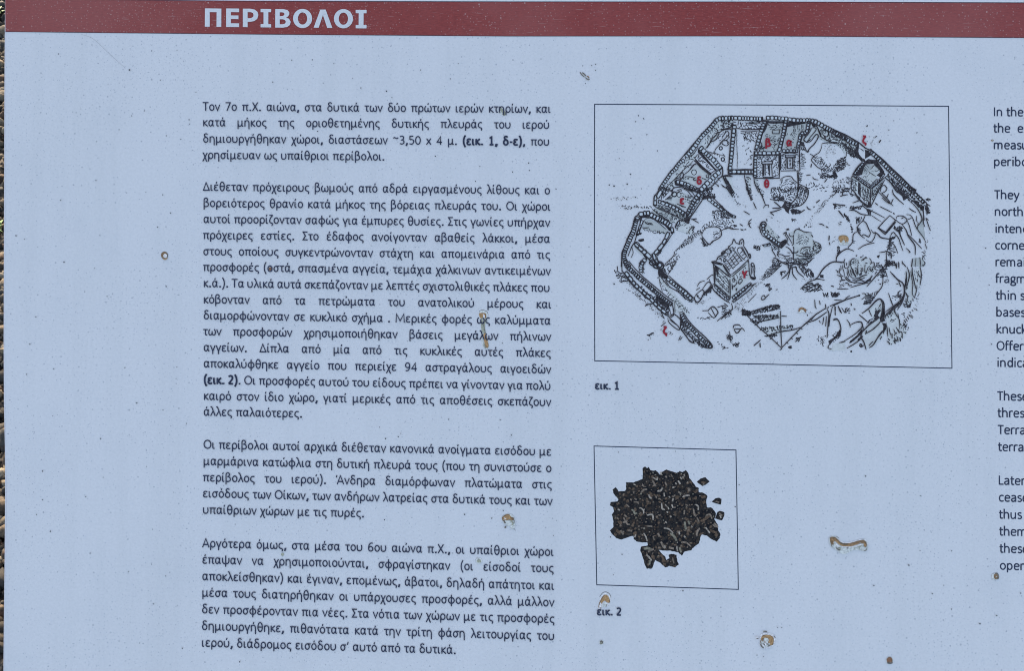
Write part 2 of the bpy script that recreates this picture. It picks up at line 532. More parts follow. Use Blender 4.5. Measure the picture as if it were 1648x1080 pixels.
# ---------------------------------------------------------------- paragraphs
ROWS = [  # text, x left, baseline left, x right (None = last line), baseline at x = 885
 ("Τον 7ο π.Χ. αιώνα, στα δυτικά των δύο πρώτων ιερών κτηρίων, και", 327.5, 178.1, 886.3, 181.8),
 ("κατά μήκος της οριοθετημένης δυτικής πλευράς του ιερού", 328, 203.3, 884, 207.4),
 ("δημιουργήθηκαν χώροι, διαστάσεων ~3,50 x 4 μ. *(εικ. 1, δ-ε)*, που", 328, 229.6, 884, 234.5),
 ("χρησίμευαν ως υπαίθριοι περίβολοι.", 327.5, 255.8, None, 260.9),
 None,
 ("Διέθεταν πρόχειρους βωμούς από αδρά ειργασμένους λίθους και ο", 328, 307, 885, 313),
 ("βορειότερος θρανίο κατά μήκος της βόρειας πλευράς του. Οι χώροι", 328.7, 333.3, 886, 339.3),
 ("αυτοί προορίζονταν σαφώς για έμπυρες θυσίες. Στις γωνίες υπήρχαν", 328.7, 359.1, 885, 365.2),
 ("πρόχειρες εστίες. Στο έδαφος ανοίγονταν αβαθείς λάκκοι, μέσα", 328, 385, 885, 391.2),
 ("στους οποίους συγκεντρώνονταν στάχτη και απομεινάρια από τις", 328.4, 411, 885.2, 417),
 ("προσφορές (οστά, σπασμένα αγγεία, τεμάχια χάλκινων αντικειμένων", 328.4, 436.4, 886, 443.2),
 ("κ.ά.). Τα υλικά αυτά σκεπάζονταν με λεπτές σχιστολιθικές πλάκες που", 329, 462.3, 884.6, 470.2),
 ("κόβονταν από τα πετρώματα του ανατολικού μέρους και", 329, 488.5, 887, 496.6),
 ("διαμορφώνονταν σε κυκλικό σχήμα . Μερικές φορές ως καλύμματα", 328.8, 514.2, 886, 523.1),
 ("των προσφορών χρησιμοποιήθηκαν βάσεις μεγάλων πήλινων", 328.4, 539.9, 886.6, 549),
 ("αγγείων. Δίπλα από μία από τις κυκλικές αυτές πλάκες", 329, 565.8, 886.4, 575.1),
 ("αποκαλύφθηκε αγγείο που περιείχε 94 αστραγάλους αιγοειδών", 329, 591.8, 886.6, 601.6),
 ("*(εικ. 2)*. Οι προσφορές αυτού του είδους πρέπει να γίνονταν για πολύ", 329, 618, 886, 628.2),
 ("καιρό στον ίδιο χώρο, γιατί μερικές από τις αποθέσεις σκεπάζουν", 329.3, 644, 886.6, 654.2),
 ("άλλες παλαιότερες.", 329, 669.5, None, 680),
 None,
 ("Οι περίβολοι αυτοί αρχικά διέθεταν κανονικά ανοίγματα εισόδου με", 328.7, 722.4, 887.2, 733.9),
 ("μαρμάρινα κατώφλια στη δυτική πλευρά τους (που τη συνιστούσε ο", 328.7, 748.9, 887.4, 760.4),
 ("περίβολος του ιερού). Άνδηρα διαμόρφωναν πλατώματα στις", 328, 775.2, 888, 787),
 ("εισόδους των Οίκων, των ανδήρων λατρείας στα δυτικά τους και των", 327.8, 800.9, 888.8, 813.7),
 ("υπαίθριων χώρων με τις πυρές.", 327.8, 827.2, None, 840),
 None,
 ("Αργότερα όμως, στα μέσα του 6ου αιώνα π.Χ., οι υπαίθριοι χώροι", 326.9, 881.3, 891, 895.2),
 ("έπαψαν να χρησιμοποιούνται, σφραγίστηκαν (οι είσοδοί τους", 326.8, 907.6, 891, 921.7),
 ("αποκλείσθηκαν) και έγιναν, επομένως, άβατοι, δηλαδή απάτητοι και", 326.7, 934.4, 891.7, 949.7),
 ("μέσα τους διατηρήθηκαν οι υπάρχουσες προσφορές, αλλά μάλλον", 326.6, 960.8, 891.7, 976.6),
 ("δεν προσφέρονταν πια νέες. Στα νότια των χώρων με τις προσφορές", 326.2, 987.6, 892.2, 1003.2),
 ("δημιουργήθηκε, πιθανότατα κατά την τρίτη φάση λειτουργίας του", 326, 1014.5, 892, 1030.7),
 ("ιερού, διάδρομος εισόδου σ’ αυτό από τα δυτικά.", 326, 1041.3, None, 1057.6),
]
P = Print()
for r in ROWS + [None]:
    if r is None:
        P.build('text_paragraph', M_INK, root); P = Print(); continue
    s, xl, yl, xr, yr = r
    em = 22.0 * (1 + 4.3e-5 * (yl - 178))
    set_line(P, s, xl, yl, em, (yr - yl) / 557, xr, lift=.0005, narrow=.945)
ENG = [[("In the", 186.6), ("the e", 212.9), ("measu", 239.8), ("peribo", 266.8)],
       [("They", 320.2), ("north", 347.2), ("intend", 374.6), ("corne", 401.4), ("remai", 428.4), ("fragm", 455.2), ("thin s", 482.3), ("bases", 509.4), ("knuck", 536.6), ("Offer", 563.6), ("indica", 590.6)],
       [("These", 644.6), ("thres", 671.6), ("Terra", 698.8), ("terra", 726.2)],
       [("Later", 780.4), ("cease", 807.6), ("thus", 835.1), ("them", 862.4), ("these", 890), ("open", 917.4)]]
for par in ENG:
    P = Print()
    for s, y in par:
        x = 1599.2 + (y - 186) * .0145
        wide = 1.0
        set_line(P, s, x, y, 22.6 * (1 + 3e-5 * (y - 186)), .008 + 2.2e-5 * (y - 178), None, bold=.092, narrow=.93) if s != 'the e' else (
            set_line(P, 'the', x, y, 22.6, .009, None, bold=.092, narrow=.93), set_line(P, 'e', 1638.3, y + .3, 22.6, .009, None, bold=.092, narrow=.93))
    P.build('text_paragraph', M_INK, root)
for s, x, y in (("εικ. 1", 958.4, 626.6), ("εικ. 2", 961.6, 990.4)):
    P = Print(); set_line(P, s, x, y, 19.6, .018, None, bold=True, lift=.0005)
    P.build('figure_caption', M_INK, root)

# ---------------------------------------------------------------- figure frames
for q in ([(957, 167.3), (1242, 168.6), (1526.5, 170.7), (1529, 380), (1532, 592.8), (1250, 586.6), (957.2, 580.8), (956.6, 380)],
          [(956, 718.2), (1184.4, 724.6), (1186.4, 838), (1188.2, 949.2), (1074, 945.4), (960.4, 941.8), (958.2, 830)]):
    P = Print(); P.ribbon(q, 1.4, Z0, 0, True)
    P.build('figure_frame', M_FRAME, root)

# ---------------------------------------------------------------- the site drawing
DRAW = """A
W 56 46 9 1648,82 1560,82 1455,92 1400,140 1330,225 1230,325 1150,440 1080,530 1015,600
p 11 1420,100 1300,225 1165,370 1060,495 990,580 900,690 780,840 700,950 640,1065
p 8 1180,470 1120,560 1060,600
p 8 1120,640 1080,690 1000,760 930,830 860,905 800,960 720,1040
g 1 1450,120 1600,140 1620,220 1500,230 1380,400 1280,500 1190,440 1330,280
g 1 1060,590 1160,490 1150,620 1060,760 980,820 900,900 860,1000 700,1050 800,930 930,720
q 46 40 8 1380,190 1620,110 1640,220 1480,250 1360,440 1250,420 1330,290
q 40 36 8 1040,560 1150,500 1140,640 960,830 870,900 900,740
q 16 30 8 830,900 700,1030 780,1060 860,960
W 44 40 8 1000,640 930,680 880,760 820,810 770,890 710,970 665,1040
p 11 1620,230 1520,240 1460,280 1440,330 1400,380 1350,400 1300,480
p 9 1590,300 1570,370 1500,385 1460,440 1410,500 1410,550 1520,580
p 9 1500,340 1560,260 1590,290 1540,350 1500,380
p 8 1490,400 1540,380 1590,410 1560,450 1500,430 1490,400
p 8 1510,560 1540,600 z
p 9 1390,210 1440,250 1420,310 1360,350 1340,400
p 9 1280,490 1330,420 1390,330
q 22 44 8 1440,260 1600,250 1590,420 1440,420
o 13 1483,480,20,22
o 13 1510,628,22,24
q 10 40 7 1300,510 1450,560 1560,670 1420,640
p 8 1290,520 1370,545 1420,560
W 62 52 10 1205,470 1290,555 1380,635 1450,715 1490,760
f 1180,490 1230,540 1330,655 1430,770 1415,785 1300,665 1175,535
l 12 1140,620 1240,730 1350,820 1340,835 1220,745 1135,650
l 16 1145,640 1235,740 1330,820
p 9 1130,620 1180,560
l 8 1340,820 1430,760
q 18 40 7 1180,560 1280,640 1260,690 1170,640
q 10 40 7 1280,680 1360,760 1330,770
p 13 1490,740 1505,760 1500,850 1440,890
W 60 50 10 1470,790 1380,870 1290,960 1200,1055
p 11 1470,880 1380,970 1290,1060
q 20 40 7 1440,860 1470,900 1330,1060 1240,1060 1340,960
p 9 1150,680 1060,780 990,840 940,920
p 9 1060,780 1120,700 1160,700
o 9 1128,800,32,34
p 9 1150,870 1120,890 1130,910 1160,900
p 9 1290,830 1290,865 1320,870 1310,820
p 8 1000,860 1060,860 1110,870 1130,880
p 8 1230,880 1290,900
p 10 970,800 940,850 955,890 985,860 980,810 970,800
q 8 30 7 980,860 1080,880 1060,900 980,890
W 50 48 11 890,925 990,950 1080,990 1200,1050
f 865,920 900,890 915,940 1010,960 1000,990 880,975
p 11 870,960 960,990 1060,1040 1110,1070
g 2 1160,690 1360,830 1290,900 1160,1000 960,900 1060,780
p 10 870,900 900,880 960,900
p 9 800,960 860,1000 830,1040 790,1050
p 8 1420,960 1450,990 1440,960
l 9 1480,960 1560,1020
p 10 1500,850 1640,860
W 34 34 9 1520,860 1560,940 1600,1010 1648,1080
p 8 1510,850 1580,840 1648,830
B
W 54 45 11 0,90 150,82 300,85 450,92 560,92
W 50 44 11 600,82 700,80 860,92 1000,112 1190,112
W 58 44 11 1195,112 1290,150 1400,215 1490,260 1560,310 1660,350
q 40 40 9 10,110 200,120 150,180 0,210
l 14 0,235 110,215 150,180
g 1 0,100 150,110 130,200 0,230
W 52 52 11 180,180 160,350 145,520 130,650 115,790
l 14 150,180 125,450 95,820
l 10 150,175 210,172
W 48 52 10 105,790 220,795 330,795 430,795
l 12 90,825 430,830
l 12 110,765 430,765
l 7 210,230 215,760 _
d 40 5 200,260 240,260 220,740 200,740
q 40 38 9 220,140 550,130 540,220 330,230 230,190
p 12 200,215 330,235 460,232 560,230
p 10 330,150 420,145 520,150
p 10 260,260 380,265 500,250
q 34 44 9 270,270 480,270 480,380 380,390 290,350
q 8 40 9 290,400 400,380 400,620 330,640
q 5 30 10 400,500 420,500 415,720 395,720
d 12 8 380,600 420,600 410,720 280,720
W 44 46 10 590,110 540,230 500,370 460,510
f 600,110 640,130 600,230 560,290 535,380 500,500 525,380 550,230
l 14 470,130 620,125
f 620,120 850,120 850,150 690,155 640,150
W 42 44 10 860,115 830,260 800,400 765,530
l 11 880,130 840,330 800,510
g 3 620,160 830,150 790,300 780,420 740,520 520,520 560,330
g 3 880,200 1130,150 1110,270 1030,310 990,500 830,500 860,330
q 30 30 8 630,160 830,160 810,240 650,230
l 9 680,245 780,235 770,290 685,290 680,245
q 24 38 7 600,300 790,330 770,400 600,360
q 22 34 9 670,370 770,380 740,510 640,500
p 10 510,400 540,420 530,480 500,520
q 16 34 9 520,440 600,470 560,515 510,510
f 870,130 1120,135 1130,160 960,180 930,270 870,300 850,330 860,230
h 88 12 60 7 950,170 1110,160 1100,260 950,270
q 16 40 8 870,290 1000,270 1020,330 900,340
q 12 34 8 970,340 1010,380 990,480 850,500
W 38 38 10 1165,120 1150,200 1130,270 1060,290 1040,370 1010,490
l 12 1190,140 1155,290 1080,320 1055,400 1040,500
W 44 58 11 445,548 560,548 680,548 775,545
W 34 50 11 810,518 920,518 1020,518
l 13 440,575 770,575
l 12 800,535 1020,540
l 14 440,520 425,860
l 13 770,560 772,870
l 14 1040,500 1045,770
f 770,540 800,540 800,770 775,770
l 12 430,880 780,880
l 9 790,785 1040,780
f 560,860 700,860 700,890 550,885
W 42 42 10 460,590 455,700 455,800 450,870
q 40 26 9 490,590 760,590 750,640 500,650
q 26 26 9 480,650 545,650 540,860 480,860
q 24 26 9 700,660 765,650 765,860 700,850
l 11 540,665 680,655 685,690 545,695 540,665
l 13 555,695 555,860 z
l 11 670,690 680,860
l 9 590,700 585,850
l 10 640,700 645,850
f 620,720 650,700 650,800 640,830
f 560,700 580,700 575,850 555,850
q 8 30 7 590,700 640,700 640,850 590,850
p 11 800,580 860,550 950,545 1020,570
q 30 24 8 800,580 870,570 860,770 800,770
q 22 24 8 970,570 1030,570 1030,770 970,770
l 11 850,580 980,580 985,605 855,605 850,580
l 10 865,605 860,760 z
l 10 970,605 970,770
l 12 885,610 880,750 950,750 950,610 885,610
h 88 9 50 7 905,620 930,620 930,740 905,740
p 9 1100,350 1180,230 1240,210 1260,240 1180,340 1140,400 1100,370 z
f 1150,360 1240,240 1260,270 1180,380 1140,400
p 12 1200,230 1150,300 1100,360 1110,390 1150,410
p 12 1150,400 1190,390 1260,300 1290,330 1240,420 1180,480 1140,530 1120,480
p 11 1210,150 1270,200 1300,270 1330,330 1390,370 1460,400 1560,410
f 1190,140 1230,150 1260,200 1220,200
p 10 1250,160 1290,230 1330,310
g 2 1200,140 1320,200 1480,270 1648,420 1648,560 1560,430 1380,390 1250,330 1100,400 1050,500 1060,330 1150,300
q 70 44 9 1290,210 1400,250 1530,320 1640,430 1640,500 1560,420 1440,400 1330,350
p 10 1330,240 1350,300 1400,330 1430,290 1400,250 1340,240
p 10 1360,310 1400,380 1450,340
f 1050,390 1100,400 1110,440 1060,450
q 14 34 9 1060,440 1120,440 1110,520 1060,500
p 11 1110,460 1140,530 1170,520
q 10 40 9 1060,540 1110,560 1120,700 1060,680
h 5 26 70 8 1060,550 1120,550 1120,760 1060,760
p 10 1340,420 1330,480 1300,540 1240,580 1200,640 1240,690 1290,740 1370,770 1400,750 1450,710 1440,680
p 9 1340,420 1420,410 1540,420
q 40 34 8 1240,590 1320,600 1400,680 1430,720 1360,750 1290,710 1230,640
d 40 8 1360,430 1520,430 1520,560 1360,620
p 9 1180,560 1230,590
q 70 30 9 1560,620 1648,590 1648,720 1560,790 1400,800 1300,760 1400,760 1480,740
q 36 34 12 1290,820 1390,800 1450,850 1550,830 1530,870 1430,870 1340,880
f 1430,850 1480,830 1520,800 1550,850 1500,870
f 1500,790 1530,800 1540,840 1510,840
l 11 1190,740 1200,690
l 10 1130,845 1190,835
l 11 1370,935 1410,885
p 10 1215,860 1230,890 1290,905
q 10 28 9 1190,940 1290,950 1420,990 1400,1010 1200,980
q 24 22 9 1480,930 1640,880 1640,1070 1480,1060
q 16 34 9 1100,930 1400,1000 1400,1060 1150,1060
p 9 1060,770 1030,800 1030,1070
p 10 1010,780 1020,930 1015,1070
q 20 30 8 1030,800 1080,800 1070,930 1040,940
p 10 780,910 810,880 860,858 930,860 970,910 1060,970 1140,1010 1160,1070
q 50 34 8 800,900 900,870 960,920 1010,960 1010,1060 800,1060 760,970
q 24 30 8 1040,980 1110,1010 1150,1060 1040,1070
p 9 660,1040 680,1010 720,1010 700,1050
p 11 310,840 330,940 370,1070
p 9 330,870 370,870 400,900
q 24 30 8 330,900 360,880 410,1070 370,1070
p 11 435,880 450,960 500,1070
q 10 30 8 450,900 490,900 510,1000 460,970
p 12 20,850 80,940 150,1070
W 30 30 9 50,880 100,960 160,1070
p 9 20,850 80,840 130,850
g 1 0,850 120,850 150,930 180,1060 120,1060 40,930
g 1 330,840 400,840 410,1060 370,1060
g 1 440,890 500,920 520,1060 490,1060
C
W 58 40 11 -10,265 70,290 160,350 240,400 330,430
l 14 0,230 170,305 340,405 430,480 540,530
f 320,400 345,410 350,450 340,520 350,560 400,620 380,650 310,570 300,480
f 430,500 470,510 540,545 480,590 430,620
f 340,470 420,530 400,500
q 90 40 10 0,320 100,370 200,420 330,500 330,600 240,580 120,470 0,390
q 40 40 11 150,440 320,520 330,610 250,590
g 2 0,320 330,440 330,600 150,520 0,400
f 330,600 420,620 440,660 380,655
W 52 36 12 480,510 580,600 700,720 800,820 920,930 1020,1010 1090,1060
l 14 540,530 660,630 780,750 900,860 1010,970 1100,1060
f 430,640 520,590 600,670 700,760 690,820 660,850 620,790 560,700 480,690 400,740 340,830 290,800 370,720
g 3 480,740 540,700 640,770 560,880 500,970 340,860 400,790
q 60 30 7 400,740 600,760 560,940 370,850
q 14 26 8 520,720 640,760 600,830 500,790
l 12 390,660 260,830 500,1010 700,860
l 10 400,690 290,830 500,985 680,850
W 22 44 8 385,690 290,810
W 22 60 9 290,850 500,995
W 24 40 9 530,980 660,860
f 560,840 640,830 690,800 660,860 590,910
l 12 260,830 240,1000
l 9 250,860 290,900 290,1060 z
h 85 24 80 9 270,880 480,1000 520,1060 500,1071 240,1071
h 60 24 80 9 540,1000 680,880 640,1000 590,1071 520,1071
q 40 34 9 270,880 480,1010 500,1060 250,1060
f 340,960 380,990 380,1071 340,1071
f 500,1020 530,1010 530,1071 500,1071
p 12 690,870 760,930 830,1010 870,1070
W 34 60 9 700,860 790,950 870,1070
q 60 40 10 720,820 850,930 960,1030 1000,1070 900,1070 780,920
p 9 640,1000 680,970 715,1020 680,1070
p 9 600,1060 640,970 700,900
p 9 180,540 170,600 120,630 80,640
q 60 30 9 60,650 170,630 185,700 150,760 60,790 0,800 60,740
f 10,800 40,800 60,850 20,870
q 20 26 10 0,800 60,850 20,900
d 26 7 80,880 220,860 200,960 20,1050
q 22 24 8 170,870 250,850 230,960 180,940
q 16 26 8 40,1000 220,1010 200,1060 20,1060
p 8 180,660 200,700 230,710
p 9 130,1060 160,1020 220,1030
d 10 8 360,200 590,300 640,390 500,480
l 13 610,410 635,372
l 9 560,335 585,320 z
d 16 7 500,380 590,310 540,400 490,440
d 6 7 450,180 460,190 450,200 440,190
D
W 58 52 11 395,375 470,360 540,350
W 60 40 12 540,370 640,420 740,470 830,530
f 540,390 650,440 800,540 850,560 800,590 740,520 620,450 540,420
f 420,370 540,380 530,410 440,420 420,480 400,440
W 60 32 11 375,400 345,500 320,600 280,680 240,780 205,870
l 12 400,350 360,400 310,560 240,720 170,880 160,1070
l 11 420,460 380,600 340,740 300,800 250,930
W 54 32 11 205,870 200,950 240,1030 270,1075
f 165,880 200,900 240,1000 210,1000 170,960
p 10 470,440 430,520 390,600
p 9 480,430 560,420 640,470 760,570
W 30 70 9 440,450 400,570 370,650
f 370,610 400,620 395,650 370,650
f 390,600 440,620 420,640 390,640
f 400,700 460,690 470,720 420,735 380,720
g 3 480,430 560,440 790,580 770,640 640,600 440,560
q 18 40 8 430,570 620,590 780,620 600,620
q 14 40 8 480,480 600,500 500,500
p 9 440,545 480,555 530,545
g 1 360,750 560,880 620,1050 480,960 340,830
W 46 90 11 790,610 740,720 680,810 600,900
l 11 830,640 780,720 700,830 640,920
f 820,580 860,560 860,610 840,640 820,620
W 38 60 10 830,545 845,620
W 44 80 11 590,890 600,950 650,1030 700,1050
p 11 635,930 660,1000 720,1030 700,1060
W 56 70 10 350,750 430,830 520,920 620,1040
l 13 345,740 440,820 540,900
l 13 340,790 450,890 560,990 640,1070
f 350,730 400,790 380,800 345,770
f 460,900 520,950 500,970 450,910
W 50 60 10 480,960 420,1071
p 8 300,800 320,880 290,950
q 18 30 8 560,890 640,850 700,800 690,860 620,960 560,960
W 40 60 10 620,120 610,190 615,260
l 12 660,60 600,130 590,250 640,290
W 50 48 11 655,200 720,220 820,260 920,310 1010,370
l 13 650,180 740,210 850,250 1020,350
l 12 640,290 760,340 880,390 1000,450
h 70 14 50 8 650,230 980,360 990,430 660,290
q 90 30 9 650,240 1000,370 1040,480 900,450 650,290
g 3 650,240 1000,370 1040,490 900,470 800,490 560,330 640,290
p 10 570,300 700,400 800,460
q 30 40 9 590,300 800,400 900,430 860,460 700,430
W 50 90 9 640,150 690,60 700,20
q 40 34 10 680,20 800,10 780,100 690,170
p 12 790,20 830,70 860,20 960,10
p 9 740,180 820,120 860,80
o 16 866,102,32,32
o 8 930,110,26,32
p 8 890,60 950,40 960,70
p 9 960,20 1040,60 1080,110 1130,160
p 9 900,80 950,60
q 40 34 8 960,90 1110,130 1080,230 1020,220
l 9 900,230 1020,280 z
q 12 34 8 740,200 1000,270 1020,300 850,250
g 2 740,190 870,70 1000,80 1110,160 1060,260 1020,310 850,240
h 5 10 90 8 770,140 850,130 830,190 760,180
W 44 44 12 1020,0 1120,40 1220,80
l 9 1060,20 1140,130 z
W 50 44 12 1230,70 1150,160 1090,260 1040,370
f 1120,180 1190,130 1220,160 1100,330 1060,470 1010,440 1020,360 1060,340
W 34 50 9 1190,180 1120,280 1060,400
l 12 1260,100 1230,190 1150,310 1080,410 1050,490
f 980,430 1050,430 1070,470 1050,500 1010,480
q 60 34 10 1200,30 1300,0 1380,20 1320,140 1240,180 1200,120
f 1240,120 1310,120 1400,140 1340,170 1250,160
q 30 40 9 1300,60 1400,110 1420,160 1340,150
W 42 52 10 1310,160 1400,230 1490,300 1560,360
l 10 1380,150 1480,250 1560,330
p 10 1560,340 1600,370 1640,400
W 30 30 9 1560,0 1600,60 1648,130
l 8 1500,0 1560,20
q 50 26 8 820,420 1000,440 1130,520 1120,620 1040,630 900,570 840,490
W 30 60 10 930,460 890,560
p 10 870,540 930,450 1000,470
p 10 1040,630 1080,560 1130,540 1110,580 1130,620
g 1 850,420 1000,440 1130,540 1090,640 900,580
l 12 1090,440 1165,430 z
l 10 1110,440 1190,485
d 30 8 110,250 500,270 500,290 150,300
q 12 34 9 160,250 550,270 560,290 200,260
d 20 8 200,290 320,280 320,300 200,310
d 18 10 20,150 360,130 200,200 50,180
d 60 9 880,850 1100,680 1200,600 1230,560 1300,560 1200,650 1080,760 960,800
q 70 24 9 880,860 1000,720 1090,640 1210,570 1230,610 1110,700 980,810
q 70 24 9 1230,540 1300,480 1440,420 1600,450 1648,500 1600,560 1500,540 1400,520 1260,560
q 30 26 11 1370,330 1500,330 1530,400 1600,430 1400,420 1370,380
p 10 1380,350 1430,320 1480,340
p 11 1270,560 1230,640 1260,700 1330,770 1370,730 1450,690 1490,640 1470,560 1400,535 1320,545 1270,560
q 16 30 9 1210,680 1260,700 1290,790 1250,790
q 18 24 8 1390,600 1480,570 1470,680 1380,700
q 24 24 10 1230,700 1320,770 1380,740 1400,700 1370,760 1260,800
p 9 1540,570 1600,545 1648,560
p 9 870,860 850,930 740,1030
q 24 34 8 860,910 900,880 950,930 860,1060 760,1040
q 12 24 9 620,900 700,850 680,890 640,900
E
q 20 26 9 330,10 400,80 440,180 400,180 350,80
p 12 330,0 370,100 410,190
p 12 480,0 540,120 590,250
q 14 26 8 490,10 570,60 560,130 520,90
p 9 560,290 590,250 630,250 630,280
q 14 26 10 90,0 180,60 240,140 160,150
p 10 80,0 130,80 160,150
q 8 24 10 180,160 220,200 270,250 220,230
p 11 430,210 450,260 470,300
p 11 300,330 340,350 380,375
d 14 8 80,110 100,150 590,370 620,400 380,280 230,290
W 30 34 9 0,260 50,320 130,380 200,410
q 40 26 9 0,300 100,380 200,420 100,420 0,430
p 11 145,445 170,480
p 11 250,500 290,525
p 11 410,435 370,470 380,530 405,550
p 9 350,510 400,480
p 10 0,590 90,545 140,565 240,570
q 10 24 9 160,510 210,520 190,540
q 8 24 8 260,570 330,570 300,590
p 12 1100,0 1150,40 1155,110 1120,190 1060,250 960,280
p 10 1025,0 1015,80 990,170 930,220
q 90 30 10 660,30 720,10 900,40 1000,0 1010,140 960,230 860,200 700,150 670,130
q 60 28 9 1040,0 1140,30 1150,110 1090,210 1010,250 960,250 1010,180
f 850,200 880,190 870,260 920,280 900,340 910,365 860,330 840,290 800,280 820,250
q 30 40 13 860,210 950,230 1040,240 1000,270 900,280
l 13 705,205 800,285
p 12 650,345 720,330 800,300
p 12 650,345 700,385
p 12 680,290 750,290 800,280
q 50 28 14 920,300 1050,310 1050,360 950,360
l 12 1050,350 1110,310
p 12 650,170 740,185 800,175 850,210
q 20 40 11 680,130 830,140 830,190 700,170
p 12 1135,265 1160,300 1195,310
l 12 1260,220 1310,180
l 10 1225,285 1240,265
d 60 8 1290,280 1350,200 1560,20 1648,0 1500,120 1400,240 1280,380 1170,480 1120,490 1200,400
q 20 24 8 1300,250 1540,60 1560,30 1380,230 1290,370
p 9 1450,130 1500,110 1540,60
q 8 30 9 920,430 1010,440 960,460
l 11 605,430 610,465
d 8 10 780,480 800,480 590,370 580,370
d 8 10 480,480 480,560 590,700 600,710
p 14 545,650 515,560 530,490 575,470 600,500 590,540
p 13 545,650 640,710 720,780 800,820
W 44 44 11 560,500 570,600 640,670 720,730 790,780
q 40 28 10 560,500 610,560 700,630 780,720 760,760 660,690 570,600
q 20 24 8 620,480 660,560 770,660 780,700 700,640
l 13 800,820 790,770 860,710 875,740 800,820
p 11 650,750 600,770 540,780
W 24 50 8 660,770 560,790
q 26 24 10 430,780 530,790 520,850 440,830
g 2 550,500 620,500 780,680 790,800 640,700
p 10 670,790 680,850 710,900 730,940
q 20 22 8 680,780 790,830 760,870 690,850
p 11 760,900 780,850 800,840
p 11 870,760 920,800 960,880 960,970
p 10 850,620 900,700 940,790
p 9 960,680 950,780 960,860
p 10 830,800 900,850 950,880
p 10 900,880 1010,880 1040,850
q 20 34 10 830,610 900,560 920,620 880,700
p 11 980,600 1000,570 1050,570 1100,600 1200,610
p 10 1030,540 1060,590
q 46 26 9 940,560 1080,590 1120,640 1100,720 980,700
q 40 22 9 980,640 1150,620 1200,700 1150,780 1020,800
d 40 7 1120,460 1220,480 1200,620 1100,600
q 14 26 10 1120,490 1210,540 1200,610 1080,590
p 10 1210,640 1220,700 1260,750 1320,790 1320,850 1250,890
q 50 34 10 1220,720 1330,800 1310,870 1200,980 1170,900
q 66 40 10 740,900 950,930 1150,900 1240,840 1250,920 1180,1000 1050,1050 900,1050 780,980
p 12 740,900 830,920 910,920
p 14 730,950 820,1000 900,1030
p 13 1200,980 1130,1030 1050,1060
p 11 960,920 1080,940 1150,930
q 60 34 9 1000,880 1140,800 1220,780 1200,900 1060,920
g 2 950,570 1200,620 1310,800 1200,970 1000,1060 780,960 860,800 900,640
q 40 24 9 680,1000 780,970 800,1060 680,1060
d 12 10 690,960 720,980 680,1000 670,970
p 11 1300,500 1340,505 1370,525
p 11 1390,530 1425,550
l 13 1435,650 1430,720
l 11 1435,740 1445,780
d 10 9 1440,800 1500,850 1550,480 1600,470
p 10 1560,320 1600,370 1630,420
f 1630,360 1648,350 1648,400 1630,390
p 10 1480,230 1520,240 1648,250
q 10 24 10 1490,220 1530,260 1510,300
p 10 1640,60 1610,80 1610,120 1580,135
p 11 1530,1000 1530,940 1570,880 1648,840
p 11 1380,1070 1440,1020 1530,1000 1640,1015
q 10 24 9 1545,780 1570,800 1590,860 1550,900
W 36 52 10 10,900 60,850 150,780
l 11 150,770 160,700 190,740 180,770
l 12 150,770 280,800
l 11 245,770 245,730 280,700 300,780 285,800
W 26 60 10 160,780 240,790
l 13 290,800 340,880 370,940 380,1071
l 10 260,810 310,880 345,960 350,1071
W 22 60 8 380,900 385,980
p 12 400,1060 405,1020 430,1020 440,1070
l 10 300,1071 350,1000
h 58 40 400 10 0,930 150,800 260,810 345,960 300,1071 0,1071
h -32 50 70 8 0,930 150,800 260,810 345,960 300,1071 0,1071
p 12 0,920 60,850 110,800 150,770
F
h 75 25 80 10 240,0 600,0 540,160 490,280 440,230 330,150 250,60
q 46 40 9 240,0 600,0 540,160 490,280 440,230 330,150 250,60
g 2 240,0 600,0 540,160 490,280 440,230 330,150 250,60
f 290,90 360,150 440,210 480,270 500,280 500,150 470,100 440,190
l 14 240,50 360,190 490,300
l 13 610,0 540,180 490,290
q 20 30 11 360,180 420,220 470,280 400,240
p 11 600,70 660,130 720,190 800,260
p 10 640,80 710,150 760,210
l 10 735,100 710,160
l 10 800,165 770,230
l 10 630,70 640,0
p 10 690,0 715,20 700,60 650,90
p 10 650,150 720,210 780,240
p 12 790,40 800,100 860,170 940,240
W 44 42 13 1010,30 1090,100 1170,180 1210,220
l 14 1000,0 1120,110 1240,220
f 820,0 870,20 930,80 990,150 940,190 920,130 860,80 800,20
q 60 36 12 830,0 950,30 1060,130 1150,230 1150,260 1060,200 950,140
q 50 34 11 1060,180 1180,240 1220,280 1180,320 1130,260
f 940,120 990,140 960,180
l 10 1230,220 1290,265
q 30 40 11 1220,240 1250,240 1290,340 1250,370
q 12 30 9 1250,150 1300,170 1270,190 1240,180
p 11 1000,180 1080,250 1140,330 1180,430 1160,480 1130,520
p 11 1010,290 1050,320 1100,345
p 10 1200,300 1200,400 1200,480 1220,540
p 11 1190,310 1210,450
l 10 1230,420 1290,590
l 10 1235,420 1265,450
p 10 970,375 1020,380 1060,430 1090,520 1140,600 1200,680 1235,760
p 9 1220,760 1240,820
p 9 1110,390 1110,450 1120,480
p 9 1130,480 1120,560
p 11 840,430 850,400 890,390 940,400 980,440 970,470 920,500 860,470 835,440
p 9 905,430 940,410
l 12 755,385 830,450 700,610 600,550 680,460 755,385
l 15 835,470 700,625
l 13 600,555 690,635 720,610
p 10 980,450 1010,520 1030,600 1045,660
p 9 990,440 1040,420
p 14 920,510 970,580 1000,660 1060,740 1090,800 1090,910
p 10 1000,640 1080,720 1180,830
p 12 870,590 910,690 950,780
f 860,580 900,560 900,640 930,710 910,700
p 12 800,550 850,590 870,600
q 20 34 12 810,530 930,540 920,590 850,590
